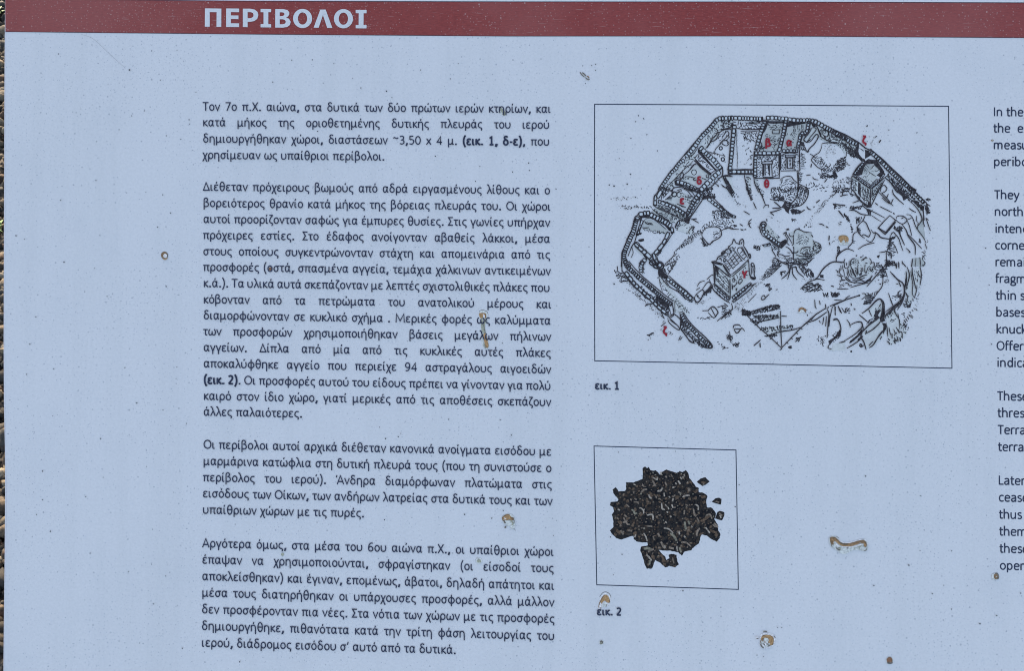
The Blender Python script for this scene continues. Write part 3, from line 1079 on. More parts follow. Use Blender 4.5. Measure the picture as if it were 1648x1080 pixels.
p 11 760,700 770,640 800,610 830,640 870,690 900,780 930,860
p 11 800,690 830,660
q 14 30 12 760,680 830,670 800,700 770,710
f 740,690 780,700 750,740
p 15 560,610 600,640 640,680 750,700
p 10 500,570 540,620 560,610 550,680 500,740 440,710
p 11 380,470 330,530 330,600 380,660 420,690
p 11 380,660 410,640 470,670 490,640 500,620
p 12 390,450 440,490 470,560 500,620
p 10 430,380 410,430 380,480
p 12 215,320 290,320 380,370 500,380
p 11 220,290 320,280 390,260 450,300 560,350 690,420
q 30 26 9 230,260 380,270 370,300 230,300
q 24 26 10 460,300 520,320 500,390 460,360
l 10 500,380 640,470 _
p 10 560,220 600,250
l 10 620,265 780,345
l 13 800,350 815,370
p 10 260,220 330,195 350,185
q 20 30 10 310,410 400,400 360,460 320,500
q 14 28 8 320,540 370,570 370,640 340,610
p 11 320,600 270,640 260,740 210,800 200,830
q 6 24 9 260,710 310,730 280,750
p 12 40,1010 50,940 110,870 190,830 280,860
p 12 0,1000 40,1000 130,1010 160,960
p 11 335,835 400,790 470,765 550,750
p 10 70,320 110,370 145,415
q 20 26 11 150,360 200,400 240,480 200,460
q 14 26 9 240,500 270,560 260,620 250,600
d 12 9 70,460 130,460 120,520 80,520
p 10 0,235 60,240 160,260
q 12 30 9 20,240 150,250 180,280 30,290
q 40 28 9 0,0 230,0 220,60 100,80 0,90
p 10 95,130 160,115 200,110
p 9 130,100 140,70 210,60
q 10 28 10 200,60 290,110 260,130
q 16 24 9 60,790 90,810 100,870 60,890
q 36 36 9 720,750 800,740 830,860 780,950 730,900
p 10 760,720 820,790 860,890
p 11 760,720 740,800 760,850
p 11 610,880 680,870 710,860 770,900 770,970
p 10 710,860 710,960 740,1040
q 30 40 9 700,970 780,990 840,1050 720,1060
f 745,700 770,720 770,760 755,750
p 11 970,820 1020,870 1000,880
q 8 30 9 1150,700 1170,740 1150,750
q 14 34 8 1190,860 1220,860 1230,1060 1200,1060
q 80 34 9 200,960 400,930 480,950 530,1020 580,1071 160,1071 170,1000
h 100 16 50 9 130,1010 240,980 240,1071 120,1071
q 10 26 10 600,920 620,920 610,940 590,930
q 10 24 9 300,910 400,920 380,950 310,940
q 12 30 9 500,1000 560,1010 600,1050 560,1060
l 12 1055,960 1040,1070
l 9 1100,950 1090,1070 _
p 10 1150,940 1165,1071
p 10 870,1000 870,1071 z
p 12 920,1010 970,1071
p 11 810,990 840,1071
d 14 8 1290,480 1300,600 1230,760 1240,900
g 1 460,960 240,990 160,1060 600,1060 520,1000
g 3 1050,150 1170,320 1230,700 1210,700 1100,560 1190,400
g 3 1060,950 1200,940 1220,1060 1040,1060
G
W 44 30 12 185,0 205,60 260,110 330,180 400,240 470,300 550,370 640,440 730,510
l 13 150,0 150,110 230,230 300,310 380,370 470,450 530,520 640,610 700,650
l 11 230,0 300,90 400,190 520,290 640,390 745,470
W 40 60 12 190,130 290,260 390,360 500,460 600,560 680,620
q 130 34 11 190,140 330,260 450,370 560,450 690,540 690,630 600,570 480,450 330,320 220,210
f 220,190 300,290 290,310 230,230
f 360,340 440,390 500,450 440,440 370,380
f 540,400 620,450 700,520 690,560 600,500 540,440
p 12 730,490 750,620 700,660
l 10 700,540 720,640 _
p 11 680,660 700,720 800,800 810,770 720,680 690,650
p 11 700,640 760,620 840,700 830,760
p 9 700,680 790,750
W 44 32 12 840,620 880,700 940,770 1010,840 1090,920 1170,980
p 13 820,600 830,690 830,780 870,840 930,920 1000,960
q 70 30 11 830,640 870,740 960,850 1080,960 1060,1000 960,900 850,800
p 12 820,600 860,600 920,690 1000,780 1110,880 1190,970 1190,1010 1130,1010 1060,990
p 11 900,870 930,930 980,950 960,900 910,860
o 10 1170,990,18,16
q 24 26 12 1060,960 1150,980 1160,1010 1080,1000
W 44 60 10 395,0 370,50 370,130
q 12 26 8 340,0 420,0 400,140 360,140
l 10 400,70 390,150
W 70 50 12 480,0 560,60 600,20
p 12 550,20 560,80 620,90 630,40 600,10 560,0
f 570,100 620,90 640,140 690,170 660,210 600,180 570,140
q 40 30 12 560,80 640,90 680,170 650,210 580,170
W 40 38 11 670,200 740,260 830,330 900,390 960,450
l 11 690,170 800,270 900,350 980,430 1010,490
l 10 650,220 700,300 820,370 890,450
p 9 600,190 650,250 680,290
q 30 30 10 780,330 900,380 990,470 940,480 830,390
d 60 7 570,160 610,300 700,390 780,480 760,600 880,600 980,590 850,500 750,400 620,200
q 40 24 8 560,170 640,300 760,420 900,560 930,600 870,600 760,480 620,320
l 9 570,120 590,270 620,360 _
l 7 760,470 765,600
g 1 570,190 640,230 760,370 900,560 940,640 760,600 740,470
p 9 640,60 780,0
q 14 34 8 640,40 740,0 780,0 700,140
l 9 680,160 780,10
p 12 1000,400 1070,340 1100,360 1060,450 1020,480 990,440 1000,400
p 11 1080,330 1140,250 1180,260 1170,300 1100,370
p 10 1010,380 1040,430 1080,440
f 1110,360 1180,290 1200,310 1150,370 1100,390
q 20 26 11 1080,400 1180,310 1190,350 1100,420
p 9 1020,300 1050,250 1110,230
p 9 1010,340 1050,310 z
p 9 1130,220 1180,170 1220,160
p 9 1160,210 1200,320
o 8 1028,408,8,8
l 13 1210,40 1225,280
l 13 1210,330 1300,410 1400,480
l 11 1210,280 1390,440
W 40 54 9 1220,310 1310,390 1400,460
l 12 1195,0 1215,40 1300,80 1410,210
f 1210,30 1300,70 1330,120 1240,70
h 40 30 60 9 1230,70 1400,230 1400,400 1220,270
q 50 30 10 1230,70 1400,230 1400,400 1220,270
g 2 1230,70 1400,230 1400,440 1220,290
h -40 30 90 9 1330,30 1440,0 1440,190 1410,200
l 10 1395,220 1395,480
h 50 40 240 9 1280,30 1440,0 1440,190 1400,190
p 12 1145,590 1160,560 1210,530 1260,590 1250,620 1210,660 1150,600
p 10 1180,545 1230,640
l 9 1080,580 1150,575
p 10 1250,540 1330,520 1360,540
p 11 1250,700 1310,650 1400,580 1440,560
q 16 30 9 1330,590 1420,600 1400,640 1340,650
p 10 1330,490 1380,530
q 10 40 8 1020,660 1200,650 1100,690
q 24 28 11 70,110 150,120 220,230 130,250
l 10 95,60 100,110
p 10 130,250 170,235 220,235
p 10 80,180 120,170 200,200
d 70 10 240,290 330,370 450,480 560,580 680,700 620,720 560,640 400,480 250,360
p 12 415,525 450,505 500,500
f 380,380 460,430 420,440
l 9 660,710 600,760
d 12 9 450,850 540,800 500,900 450,940
q 10 26 10 440,860 520,830 480,870
l 9 830,870 805,925
l 9 850,880 820,920
l 9 600,590 640,670
d 12 11 570,780 720,810 780,840 620,880
q 8 24 12 1250,930 1290,960 1380,1010 1320,1020
d 20 9 1380,840 1420,900 1410,960 1360,900
q 14 26 10 1370,850 1430,870 1420,950
d 20 8 980,500 1200,420 1080,500
d 40 9 100,130 300,300 400,440 340,430 200,330
H
W 30 50 9 0,20 60,70 130,190
l 13 105,180 105,420
l 12 110,190 230,70 320,0
l 12 325,0 330,190
l 10 300,30 310,0
h 58 34 320 10 0,0 290,0 210,80 110,190
h -35 46 60 8 0,0 290,0 210,80 110,190
h 62 30 90 10 0,110 100,200 100,400 0,320
q 40 30 10 0,110 100,200 100,400 0,320
l 14 0,340 110,430 230,350 350,220 360,180
f 0,340 60,410 110,430 110,480 60,470 0,390
f 120,430 340,230 350,250 230,370 150,480 115,470
W 30 46 10 130,440 240,350 340,240
l 12 140,490 280,390 370,280
q 40 40 9 130,200 230,130 320,140 300,220 150,350
p 10 130,230 200,150 240,120
p 10 170,280 220,230 260,240
g 2 120,200 320,30 330,200 115,400
p 13 350,180 370,130 355,60 360,30 380,40 390,110 380,190 350,230
f 360,190 400,190 390,210 350,220
o 9 370,45,16,20
p 11 120,490 130,560 60,620 0,680
q 16 28 10 10,530 110,560 60,620 20,620
l 9 40,640 55,670 z
d 120 8 270,390 450,200 600,50 690,20 690,60 560,190 420,300 330,420 200,520
q 80 22 8 510,130 600,40 690,30 660,80 560,180 480,220
l 10 550,190 690,60 _
l 8 315,480 410,380
d 50 8 140,500 230,470 300,480 230,600 150,570
q 10 30 9 540,270 600,300 560,350 540,310
l 12 560,340 590,320
p 11 470,420 500,400 510,440 470,450 470,420
l 11 510,430 560,385
d 4 12 640,325 650,325 650,335 640,335
q 14 24 10 500,270 580,260 540,300
p 9 350,290 400,260
p 12 770,60 790,110 750,170 700,210
p 11 810,60 790,150 770,215
p 11 830,60 830,150 880,220
p 12 860,60 890,130 960,190
p 12 900,60 960,150
h 100 20 80 10 740,40 1000,20 960,110 800,100
q 80 34 12 720,0 1030,0 1000,50 880,80 760,50
q 30 40 12 700,0 1000,0 980,40 760,30
q 30 34 12 940,70 1060,100 1080,180 1000,190 940,130
p 11 690,160 700,130 750,120
q 10 24 11 680,130 750,120 700,170
f 1040,110 1080,150 1070,190 1030,150
d 14 9 900,210 1080,200 1020,240
p 14 1060,230 1120,190 1170,110 1230,50 1310,10 1440,20
p 11 1010,250 1080,220 1130,210 1200,225
f 1150,160 1190,160 1190,200 1150,190
p 11 920,330 970,280 1040,230
q 60 40 10 930,320 1000,260 1100,250 1150,270 1140,340 1060,360 980,350
p 10 1120,250 1150,310 1180,345
p 10 1130,270 1170,300
l 13 1275,290 1310,298
l 12 1345,325 1435,325 _
q 14 30 9 1180,370 1240,380 1250,420 1190,400
q 20 30 11 1280,370 1370,370 1340,410 1290,420
q 60 50 11 1340,110 1440,30 1440,200 1360,160
p 11 1380,230 1440,230
d 14 11 1370,260 1440,260 1440,320 1370,320
l 8 1310,455 1400,455
p 12 1440,450 1370,480 1260,525
l 11 1230,555 1250,530
p 14 290,590 350,590 450,560 560,530 670,510
q 90 30 13 300,590 440,560 570,520 680,505 680,550 560,580 440,600 330,630
q 60 26 13 240,560 340,580 340,640 250,630
l 12 310,640 700,1010
l 12 690,580 705,1010
l 13 700,1010 920,780 1100,620 1210,550
l 10 680,1035 710,1015
l 10 700,640 765,643
h 100 12 46 10 370,630 660,620 670,650 410,700
q 40 26 10 370,630 660,620 670,650 410,700
p 12 400,710 520,690 680,655
q 16 26 11 340,690 470,710 400,740
h 70 14 40 10 450,770 840,740 840,790 520,830
q 40 26 9 460,770 850,740 820,800 560,850
p 12 550,860 700,820 830,800 920,770
q 24 26 12 510,870 620,850 660,860 600,880
l 10 340,690 370,670
l 9 400,750 430,720
l 9 450,810 480,780
l 10 570,910 600,880
l 10 640,960 660,940
l 10 750,945 780,960
l 10 810,890 830,910
l 10 870,830 890,850
l 10 920,780 945,795
l 10 980,715 1010,735
l 10 1030,665 1050,680
p 12 980,720 1080,690 1160,640 1230,590
l 11 1040,690 1090,630
p 11 1210,500 1215,560
p 13 1230,560 1250,620 1240,740 1230,890
l 11 1290,530 1260,660 1250,760
l 10 1325,530 1320,630
l 10 1220,640 1210,760
l 10 1190,650 1175,740
l 10 1355,520 1400,610
p 9 1140,690 1150,720
p 11 1300,680 1340,670 1370,710 1390,790 1370,870
f 1380,790 1390,870 1330,890 1290,940 1260,980 1245,930 1320,880
p 10 1250,970 1240,1010 1280,1020
l 11 1370,950 1440,930
l 11 1085,450 1090,530 1105,555
l 11 1140,460 1148,510
d 6 11 880,520 910,640 1000,620 1100,600
p 10 1000,620 1005,640
p 12 140,780 150,750 200,740 230,760
p 12 150,780 170,830 200,830 240,780 275,815
p 10 160,790 220,790
q 20 26 11 120,970 210,950 200,1000 180,990
d 8 11 30,990 60,1020 40,1020
l 12 380,985 460,915
l 13 452,950 455,1005
l 10 100,820 110,930
d 14 9 60,860 100,900 80,900
p 12 860,940 890,910 930,880
q 10 26 12 860,900 930,880 900,930
q 10 24 12 780,1000 820,990 810,1020
q 14 26 9 1110,880 1190,880 1190,990 1120,920
d 12 9 1160,870 1190,990 1250,850
g 1 400,720 690,590 700,660 500,700
g 1 460,780 830,740 700,840 560,870
g 1 1360,950 1440,940 1440,1040 1250,1040
I
q 22 40 9 50,100 120,20 200,0 200,120 260,200 200,240 100,180
h 80 30 110 9 130,20 330,0 320,160 260,190
q 36 34 9 200,10 520,0 500,90 400,180 300,160
p 11 70,60 60,130 130,200 200,230
p 11 120,30 130,130 190,210
p 11 190,20 180,120 250,190
p 11 240,20 270,120 300,160
q 60 34 10 380,30 540,20 530,100 440,180 380,130
p 13 130,260 230,290 340,260 430,220 460,170
q 40 30 13 250,220 450,180 450,220 340,260 220,280
f 290,150 330,140 320,190 290,190
g 2 130,20 400,0 500,80 430,220 260,260 150,180
p 9 140,260 200,280 z
l 12 50,325 180,325 _
p 10 200,310 300,280 420,250
q 20 26 11 0,390 80,380 60,410 0,420
l 13 0,520 150,450 310,400
p 9 140,440 200,400
p 8 20,455 100,455
p 13 630,0 590,70 520,150 460,220 390,300
q 30 44 11 560,60 620,80 600,200 540,170
p 11 580,190 570,290 530,350 480,420
p 10 600,100 630,190
q 30 40 10 620,0 700,20 620,70
q 50 34 9 400,370 490,420 440,490 360,510
h 80 18 50 10 420,380 540,330 480,440 380,510
p 10 335,380 370,380 380,410 330,450
f 300,390 320,390 315,410 290,410
p 11 660,120 720,190 790,240
d 20 10 480,200 660,210 650,270 490,280
p 16 770,235 810,260 830,320 820,400 780,490 700,560 620,610
q 50 50 11 780,240 830,290 810,450 760,570 700,590 760,490
f 790,250 820,240 835,340 810,450 800,440 815,340
p 12 820,10 870,80 880,200 850,330
q 30 44 12 860,80 880,130 870,270 830,330 840,220
p 10 700,0 740,80
l 10 740,20 735,90
l 10 765,20 765,90
l 11 800,0 810,40
f 910,0 930,0 920,200 970,330 950,330 910,180
p 11 890,290 920,400 900,520
p 10 990,0 1010,80 1020,150 1020,260
q 22 50 9 980,110 1020,110 1010,260 1000,290
p 10 970,200 980,300 940,420 900,530
p 10 850,360 850,460 880,530
q 40 40 11 820,450 940,420 920,520 860,540
f 870,490 910,500 890,550 860,530
q 20 34 10 840,340 870,340 880,420 850,420
g 2 820,60 1000,0 1020,250 920,430 850,500 840,330 860,200
l 9 645,370 690,520
p 9 700,430 710,470
q 14 30 8 690,420 790,370 780,440 700,470
h 50 22 46 9 1050,0 1060,110 1000,400 920,560 900,520
d 50 9 1030,60 1060,160 1000,400 960,580 900,540
p 15 335,610 420,540 460,480 520,445 570,460 590,540 600,630 600,720
f 540,470 570,460 600,560 600,680 560,690 550,620 580,560 550,540
q 46 50 11 500,480 580,520 580,650 520,660 450,670 480,600
f 480,620 540,570 520,640 480,650
l 9 420,560 450,640
p 12 300,620 360,660 410,710
q 36 36 13 370,720 560,640 520,690 400,750 340,800
p 15 350,800 410,750 520,680 590,650
p 12 350,850 420,820 530,730 600,700
p 11 400,830 450,790
p 12 590,720 590,800 530,900 430,1000
f 570,720 610,730 600,820 570,850 590,780
q 24 40 12 430,960 530,880 480,970 420,1000
q 20 40 10 530,860 590,850 540,930
g 2 480,500 560,460 590,600 590,720 610,790 540,890 430,980 380,1020 340,870 460,720 400,690
p 12 200,745 260,715 330,710 330,780 240,860 100,950
p 12 340,730 340,820 200,950
p 12 160,1015 280,940 350,870
f 200,930 310,840 330,840 240,930 190,955
l 12 330,870 360,950 385,1030
l 10 160,680 190,720 200,770
q 20 44 9 610,590 700,580 760,690 700,700
p 12 620,610 700,560 740,600 760,680 790,740
q 66 50 10 620,640 760,640 790,780 800,900 720,950 640,960
h 70 28 50 10 790,640 940,600 900,760 820,840
q 40 40 12 780,700 900,640 860,800 800,830
h 75 30 70 10 600,840 810,800 820,900 740,960 640,980
p 10 610,700 640,860 660,960
g 3 620,640 760,640 900,640 880,780 800,900 640,980
f 780,700 810,710 830,780 790,760
p 12 0,690 50,680 80,730 90,820 70,880
f 0,900 40,880 80,820 90,860 60,880 0,930
q 16 30 10 0,850 70,820 90,880 10,940
l 10 20,520 30,630
l 10 60,530 90,600
p 10 100,540 140,600 150,560 170,540
q 10 30 9 130,540 200,550 190,610 150,600
l 12 210,490 215,520
f 205,1040 225,1040 225,1060 205,1060
q 12 30 9 320,960 350,990 330,1000 310,970
d 14 9 240,550 260,560 250,570
g 1 0,950 50,960 60,1030 0,1050
J
x 60,430 240,210 330,150 600,380 600,520 480,720 350,970 200,880 110,740 40,660
f 240,230 330,160 470,180 600,370 570,440 540,470 470,430 530,380 500,330 430,270 380,330 330,350 300,380 230,420 170,440 130,430 110,420 170,330
g 4 300,250 420,240 500,330 470,430 330,380 230,420 260,300
g 2 210,470 230,420 330,380 430,275 520,350 470,430 480,480 380,600 300,560
h 50 30 90 7 240,260 420,240 330,350 230,410
h 0 26 60 6 350,340 430,280 510,340 470,420 400,420
q 22 60 6 220,430 330,390 450,450 380,590
p 7 380,330 430,270 520,350
p 7 330,370 400,420 450,450
W 30 52 8 240,235 170,320 90,425
W 26 60 8 90,430 200,520 300,590 370,640
W 26 46 8 370,640 450,570 530,490 600,400
l 11 235,215 150,300 _
l 11 60,430 90,400 z
p 12 225,215 140,310 65,430
l 12 65,445 360,660
l 9 130,430 370,600
l 9 370,600 480,490
l 12 390,655 600,470
p 13 60,440 50,550 45,650 100,710 180,840 250,900 345,965
l 14 370,660 350,960
l 10 395,660 385,800
p 13 600,510 550,590 500,680 470,740 420,850 370,950
h 86 34 110 8 70,480 130,520 140,700 60,660
f 165,540 205,570 210,800 160,730
h 84 26 120 8 210,590 350,670 350,930 220,830
h 60 32 100 8 400,680 590,510 480,720 390,860
q 12 70 7 70,480 140,520 130,690 70,660
q 20 60 7 220,620 340,680 340,880 230,800
q 16 60 7 420,680 580,540 470,720 400,840
f 110,730 200,800 190,860 130,780
f 320,890 370,860 390,960 345,970
g 1 60,450 360,660 590,500 480,740 350,950 100,700
W 20 60 7 110,745 200,850 330,950
K
x 130,360 200,350 420,120 450,40 580,40 700,280 760,400 770,620 640,820 400,970 160,780 185,440
g 1 180,440 300,410 400,600 660,340 700,620 410,900 170,680
p 12 430,120 455,45 485,100
l 11 480,95 540,120
p 12 545,130 540,80 580,45 600,90 595,150
p 10 560,120 575,80
p 14 600,150 650,230 690,330
l 9 570,150 660,320
l 10 670,330 685,580
l 9 655,350 660,380
p 12 690,330 700,290 685,260 675,280
p 13 430,110 400,140 380,150 375,180 340,200 325,230 290,250 275,280 235,300 215,330 200,360 140,370 135,385
f 130,370 200,375 290,405 280,425 190,405 150,400
l 12 150,400 410,600
l 9 200,375 290,400
l 12 290,400 420,580
l 9 300,430 400,590
l 8 180,420 380,590
p 10 420,560 520,480 620,390 660,340
p 10 430,590 530,500 640,410
l 9 320,400 400,510 z
l 9 355,350 450,480
l 9 395,310 480,430
l 9 435,270 530,400
l 9 470,215 580,370
p 10 505,215 520,175 560,170 590,215 640,290
p 9 505,215 560,300 620,350
l 8 330,430 375,395 _
l 8 350,460 400,425
l 8 370,490 420,455
l 8 360,370 400,335
l 8 385,400 430,365
l 8 410,435 455,400
l 8 435,470 480,435
l 8 400,330 440,290
l 8 420,360 470,320
l 8 450,395 500,355
l 8 480,430 530,390
l 8 440,280 480,240
l 8 465,310 505,275
l 8 500,345 545,300
l 8 530,375 580,340
l 8 545,250 590,215
l 8 570,290 615,255
l 8 600,330 635,295
p 8 420,160 460,180 440,220
p 8 380,190 420,220 390,260
p 8 330,230 370,260 350,300
p 8 290,270 330,300 320,340
p 8 240,310 280,340 270,370
q 20 46 8 400,150 500,170 480,210 320,340 240,340
q 8 50 7 300,340 350,330 330,400
l 14 185,440 180,680
f 180,430 240,470 220,600 200,500 185,560
l 9 210,450 240,560
l 8 200,630 390,830
l 9 180,690 410,890
l 12 170,700 390,900
h 45 36 80 8 210,470 390,620 390,800 200,640
q 22 50 8 210,500 390,620 390,820 210,660
l 11 400,620 405,900
l 8 385,640 385,820
q 16 50 8 440,570 640,440 680,590 580,640 440,780
p 9 430,650 450,610 470,650 450,670
p 9 540,620 580,640 550,690 520,680 540,620
p 9 500,660 490,700 440,740
l 9 430,690 435,780
l 9 540,600 570,580
p 9 480,780 500,760 490,800
l 10 420,890 700,670
l 12 430,950 720,680
W 40 50 9 440,900 540,820 640,740 700,690
q 24 44 9 430,900 690,700 710,720 450,960
p 13 160,690 150,760 230,850 330,930 400,970
W 34 60 8 180,720 280,820 400,920
q 10 44 9 180,760 380,900 380,950 200,820
p 11 700,400 730,390 750,420 760,480 750,560 770,610 740,630 700,600 710,520 705,440 700,400
p 9 725,430 735,480 730,540
f 700,580 770,600 740,635 710,620
p 12 440,970 560,880 680,780 750,700
L
x 530,70 740,70 990,60 1000,300 1160,480 1000,640 850,780 700,800 480,760 300,620 340,560 400,490 420,450 520,300 460,180
g 2 560,170 700,100 980,160 1000,300 1140,400 1120,520 960,640 780,740 640,700 650,520 620,300
p 11 650,190 670,130 720,100 780,120 840,150 980,165
p 10 740,70 760,110
p 10 970,200 1000,250
p 10 1000,300 1030,370 1050,390
p 10 1010,320 1100,360 1140,400 1140,480 1050,560
l 9 1010,400 1010,500
l 9 1040,400 1060,440
p 9 1090,380 1120,420 1100,460
q 14 44 8 1010,330 1140,400 1100,520 1010,500
p 13 560,90 520,110 570,110
p 12 450,190 510,160 500,210
p 9 500,170 560,260 620,370
p 9 560,170 580,230 640,235
p 9 480,200 530,270 540,330
p 9 640,240 640,370 610,400
l 9 650,200 640,260
p 11 500,420 570,460 620,530 640,560
p 9 520,350 570,400
p 10 640,420 650,480 640,640
p 11 600,530 700,530 730,490
p 12 640,520 640,660
p 11 400,490 350,560 380,610
p 11 350,560 430,570 500,600 590,580
l 9 530,530 580,535
f 410,330 500,280 530,330 420,450 390,420
p 8 440,400 500,330
d 26 8 700,110 960,170 960,300 700,400
q 26 40 7 720,200 930,220 900,400 700,360
p 9 770,510 800,450 880,430 950,430
p 9 790,540 850,560 900,500
p 9 760,530 830,560 920,560 990,540
p 10 690,570 800,600 920,590 1000,590
p 10 700,640 800,660 900,640 980,610
p 9 560,620 640,640 700,690 800,690
q 34 56 8 800,470 990,440 1100,520 960,620 820,600
q 44 60 9 480,620 700,640 960,620 930,700 760,760 560,720
p 14 300,620 400,690 500,740 560,760
p 14 740,770 830,760 930,700 1000,630
p 12 460,700 560,720 700,740 800,720
q 20 50 12 500,690 800,700 860,750 560,760
p 9 270,640 320,620
d 10 9 240,650 460,640 400,600 300,680
M
x 110,560 190,410 300,300 420,230 560,160 860,200 1100,340 1140,540 1080,640 980,680 800,870 560,900 380,910 160,840 90,640
g 1 420,290 560,240 800,220 940,330 1050,500 930,700 640,760 400,640
p 10 110,560 130,620
p 11 100,660 200,700 230,780 300,780
p 9 160,490 165,600 210,670 270,700
p 9 190,420 200,500 190,560
p 9 240,410 245,500 270,570 290,690
p 10 285,370 290,470 350,500
l 10 340,350 340,430
p 10 400,300 400,440 370,480 390,600 440,700 560,760
p 10 440,290 440,420 500,570 580,700
p 11 440,300 490,260 560,250
p 9 350,560 360,640 390,720
p 10 430,520 450,620 480,680
p 9 460,560 520,640 570,720
p 9 490,500 520,600 560,700
p 9 540,480 600,520 600,680
p 9 550,520 570,600 590,640
p 9 620,280 630,350 660,370
p 10 620,430 620,560 630,640
p 9 710,480 700,560 720,620
p 9 740,470 740,560
p 10 800,400 790,560 820,610 840,560 880,440
p 9 800,360 860,370
p 10 700,310 760,260 830,230 850,250
p 10 740,300 800,230 830,210
p 10 900,240 940,290 950,360 920,400
p 10 960,360 1020,350 1020,450 960,480
p 10 1080,350 1090,410 1040,480 1060,520 1130,540
p 9 900,500 960,560 1000,500
p 9 1090,570 1040,640
p 12 290,700 360,790 480,840 600,850
p 10 320,690 380,760 440,800
p 13 560,740 640,740 720,690 850,650
p 9 650,740 700,760 800,720
p 13 480,780 560,800 700,790 790,830 900,790 980,670
f 780,850 850,780 920,740 980,660 970,720 920,800 810,860
p 10 560,840 700,860 800,860
p 9 520,870 600,830
f 650,640 690,600 730,620 720,650 670,680
p 11 180,840 190,800 310,790
p 11 300,860 380,870 400,920 470,910
q 14 50 8 450,280 600,280 600,400 470,400
q 14 50 7 900,420 1020,480 1000,600 860,620
q 8 44 7 620,400 800,400 780,600 640,560
l 11 600,160 570,200
l 12 710,200 680,230
p 9 1110,460 1180,430 1220,390
l 13 1130,190 1110,210
l 8 1150,440 1160,430
O
x 80,290 30,320 0,460 90,650 60,740 160,1000 560,920 950,660 1150,220 1000,200 830,250 880,0 400,0
g 1 210,200 420,50 500,110 520,370 440,480 540,480 560,620 480,760 300,940 150,960 90,700 110,640 320,440
g 1 560,290 720,230 800,330 830,430 960,660 880,780 640,900 580,760 560,500
p 17 75,300 220,190 320,80 400,20 450,30 500,100 510,250 530,400
p 11 450,50 480,130 470,250 430,400
p 9 420,170 440,110
p 10 210,215 240,290 270,350
p 12 25,320 110,390 200,470
f 310,340 360,260 420,210 440,250 390,330 440,380 350,400
f 430,400 470,230 500,180 520,400 540,440 480,450 430,440
f 470,480 540,480 550,560 500,700 490,640 500,540
h -60 26 90 8 330,200 440,120 470,300 330,380
q 14 50 9 170,450 330,360 380,390 200,520
p 16 100,640 200,530 320,440 410,380
p 13 160,680 280,610 400,500 420,460
p 11 150,700 170,620
l 10 420,455 490,455
p 14 550,480 530,600 450,680 380,770 300,900 220,960
p 9 480,620 400,730 340,830
p 10 300,830 240,890 210,920
p 10 460,740 430,800
p 14 90,640 60,740 120,860 160,1000
l 9 60,890 70,940
p 12 0,470 50,460 90,510 80,560 0,640
f 0,700 80,600 90,640 10,730
p 12 0,810 80,730
p 13 540,330 620,240 720,150 800,90
p 9 560,300 520,380
l 9 570,320 600,380
p 11 700,210 740,320 800,420 810,600
p 9 770,290 790,370
p 11 720,200 700,280
p 9 640,260 680,310
q 8 40 9 580,300 680,280 640,360
q 8 50 8 600,420 740,400 700,480
p 10 560,520 570,640 580,740
p 10 600,560 620,660 640,720
p 12 660,680 660,780
p 10 690,600 720,680 700,730
p 11 700,760 750,840
p 11 740,560 790,640 850,660 860,780
p 10 780,600 800,680
l 12 760,770 780,820
l 12 810,790 825,835
l 12 700,840 730,880
l 12 740,660 750,690
p 12 560,830 600,860 610,900
p 10 580,780 620,820
l 10 645,880 655,900
p 12 880,470 920,540 930,520
l 12 890,420 930,480
l 10 920,390 960,450
l 10 950,350 985,410
l 10 980,310 1010,360
l 10 1000,260 1020,290
l 10 1040,230 1070,250
l 8 1000,340 1060,390
l 8 1020,320 1070,370
f 870,640 950,650 930,690 880,660
l 12 970,560 985,580
l 12 960,600 970,615
q 14 50 9 830,490 950,500 930,620 840,620
l 9 1110,210 1150,240
q 6 40 8 850,290 920,280 900,370
l 8 620,20 680,160 _
N
x 390,190 420,0 1000,0 900,330 780,560 700,760 520,780 330,900 180,900 170,860 500,600 430,300
p 13 400,830 490,690 530,560 540,420 510,320 480,280 430,270
p 16 480,280 530,360 540,500 510,620 450,700
p 11 170,870 300,770 400,700 490,600
p 9 190,940 260,880 340,810
p 13 300,120 370,200 430,270
p 11 430,280 460,350 470,380
p 13 590,0 620,80 635,170 600,320 570,440
p 10 570,80 580,160 560,250
f 560,220 600,190 590,300 570,400 550,350
p 13 690,0 690,100 720,250 760,420
p 9 660,80 680,220 700,330 690,460 700,540 730,590
p 10 780,350 770,460 730,600
p 10 560,480 600,560 600,660
p 9 560,480 600,570 630,550
p 10 570,600 575,690 600,740
f 580,740 640,720 680,680 660,780 600,790
q 16 46 10 530,660 700,620 680,740 560,770
p 9 520,690 540,760 580,770
p 12 840,0 860,80 865,200 840,350
p 11 790,90 820,160 850,200
p 10 790,230 785,290
p 9 700,600 710,660
p 8 560,300 600,420
q 12 60 9 370,790 520,640 500,620 400,760
l 9 230,500 270,610
l 9 270,610 320,740
q 6 60 7 330,560 500,450 480,540 360,640
d 10 8 160,220 260,230 240,340 160,340
l 10 380,320 420,330
d 12 8 800,430 900,0 950,100 850,470
h 80 40 60 7 720,60 840,60 820,200 740,300
g 1 560,80 860,0 860,300 720,600 600,760 560,500"""
TILES = {'A': (980, 180, 8.24), 'B': (1160, 180, 8.24), 'C': (1340, 180, 8.24), 'D': (980, 300, 8.24), 'E': (1160, 300, 8.24),
         'F': (1340, 300, 8.24), 'J': (1365, 240, 10.286), 'K': (1130, 380, 9.0), 'L': (1220, 360, 11.365), 'M': (1340, 400, 15.43), 'N': (1410, 430, 12.0), 'O': (1380, 480, 12.0), 'G': (980, 420, 7.2), 'H': (1160, 420, 7.2), 'I': (1340, 420, 7.2)}
def inside(p, poly):
    c = False; n = len(poly)
    for i in range(n):
        a, b = poly[i], poly[i - 1]
        if (a[1] > p[1]) != (b[1] > p[1]) and p[0] < (b[0] - a[0]) * (p[1] - a[1]) / (b[1] - a[1]) + a[0]: c = not c
    return c
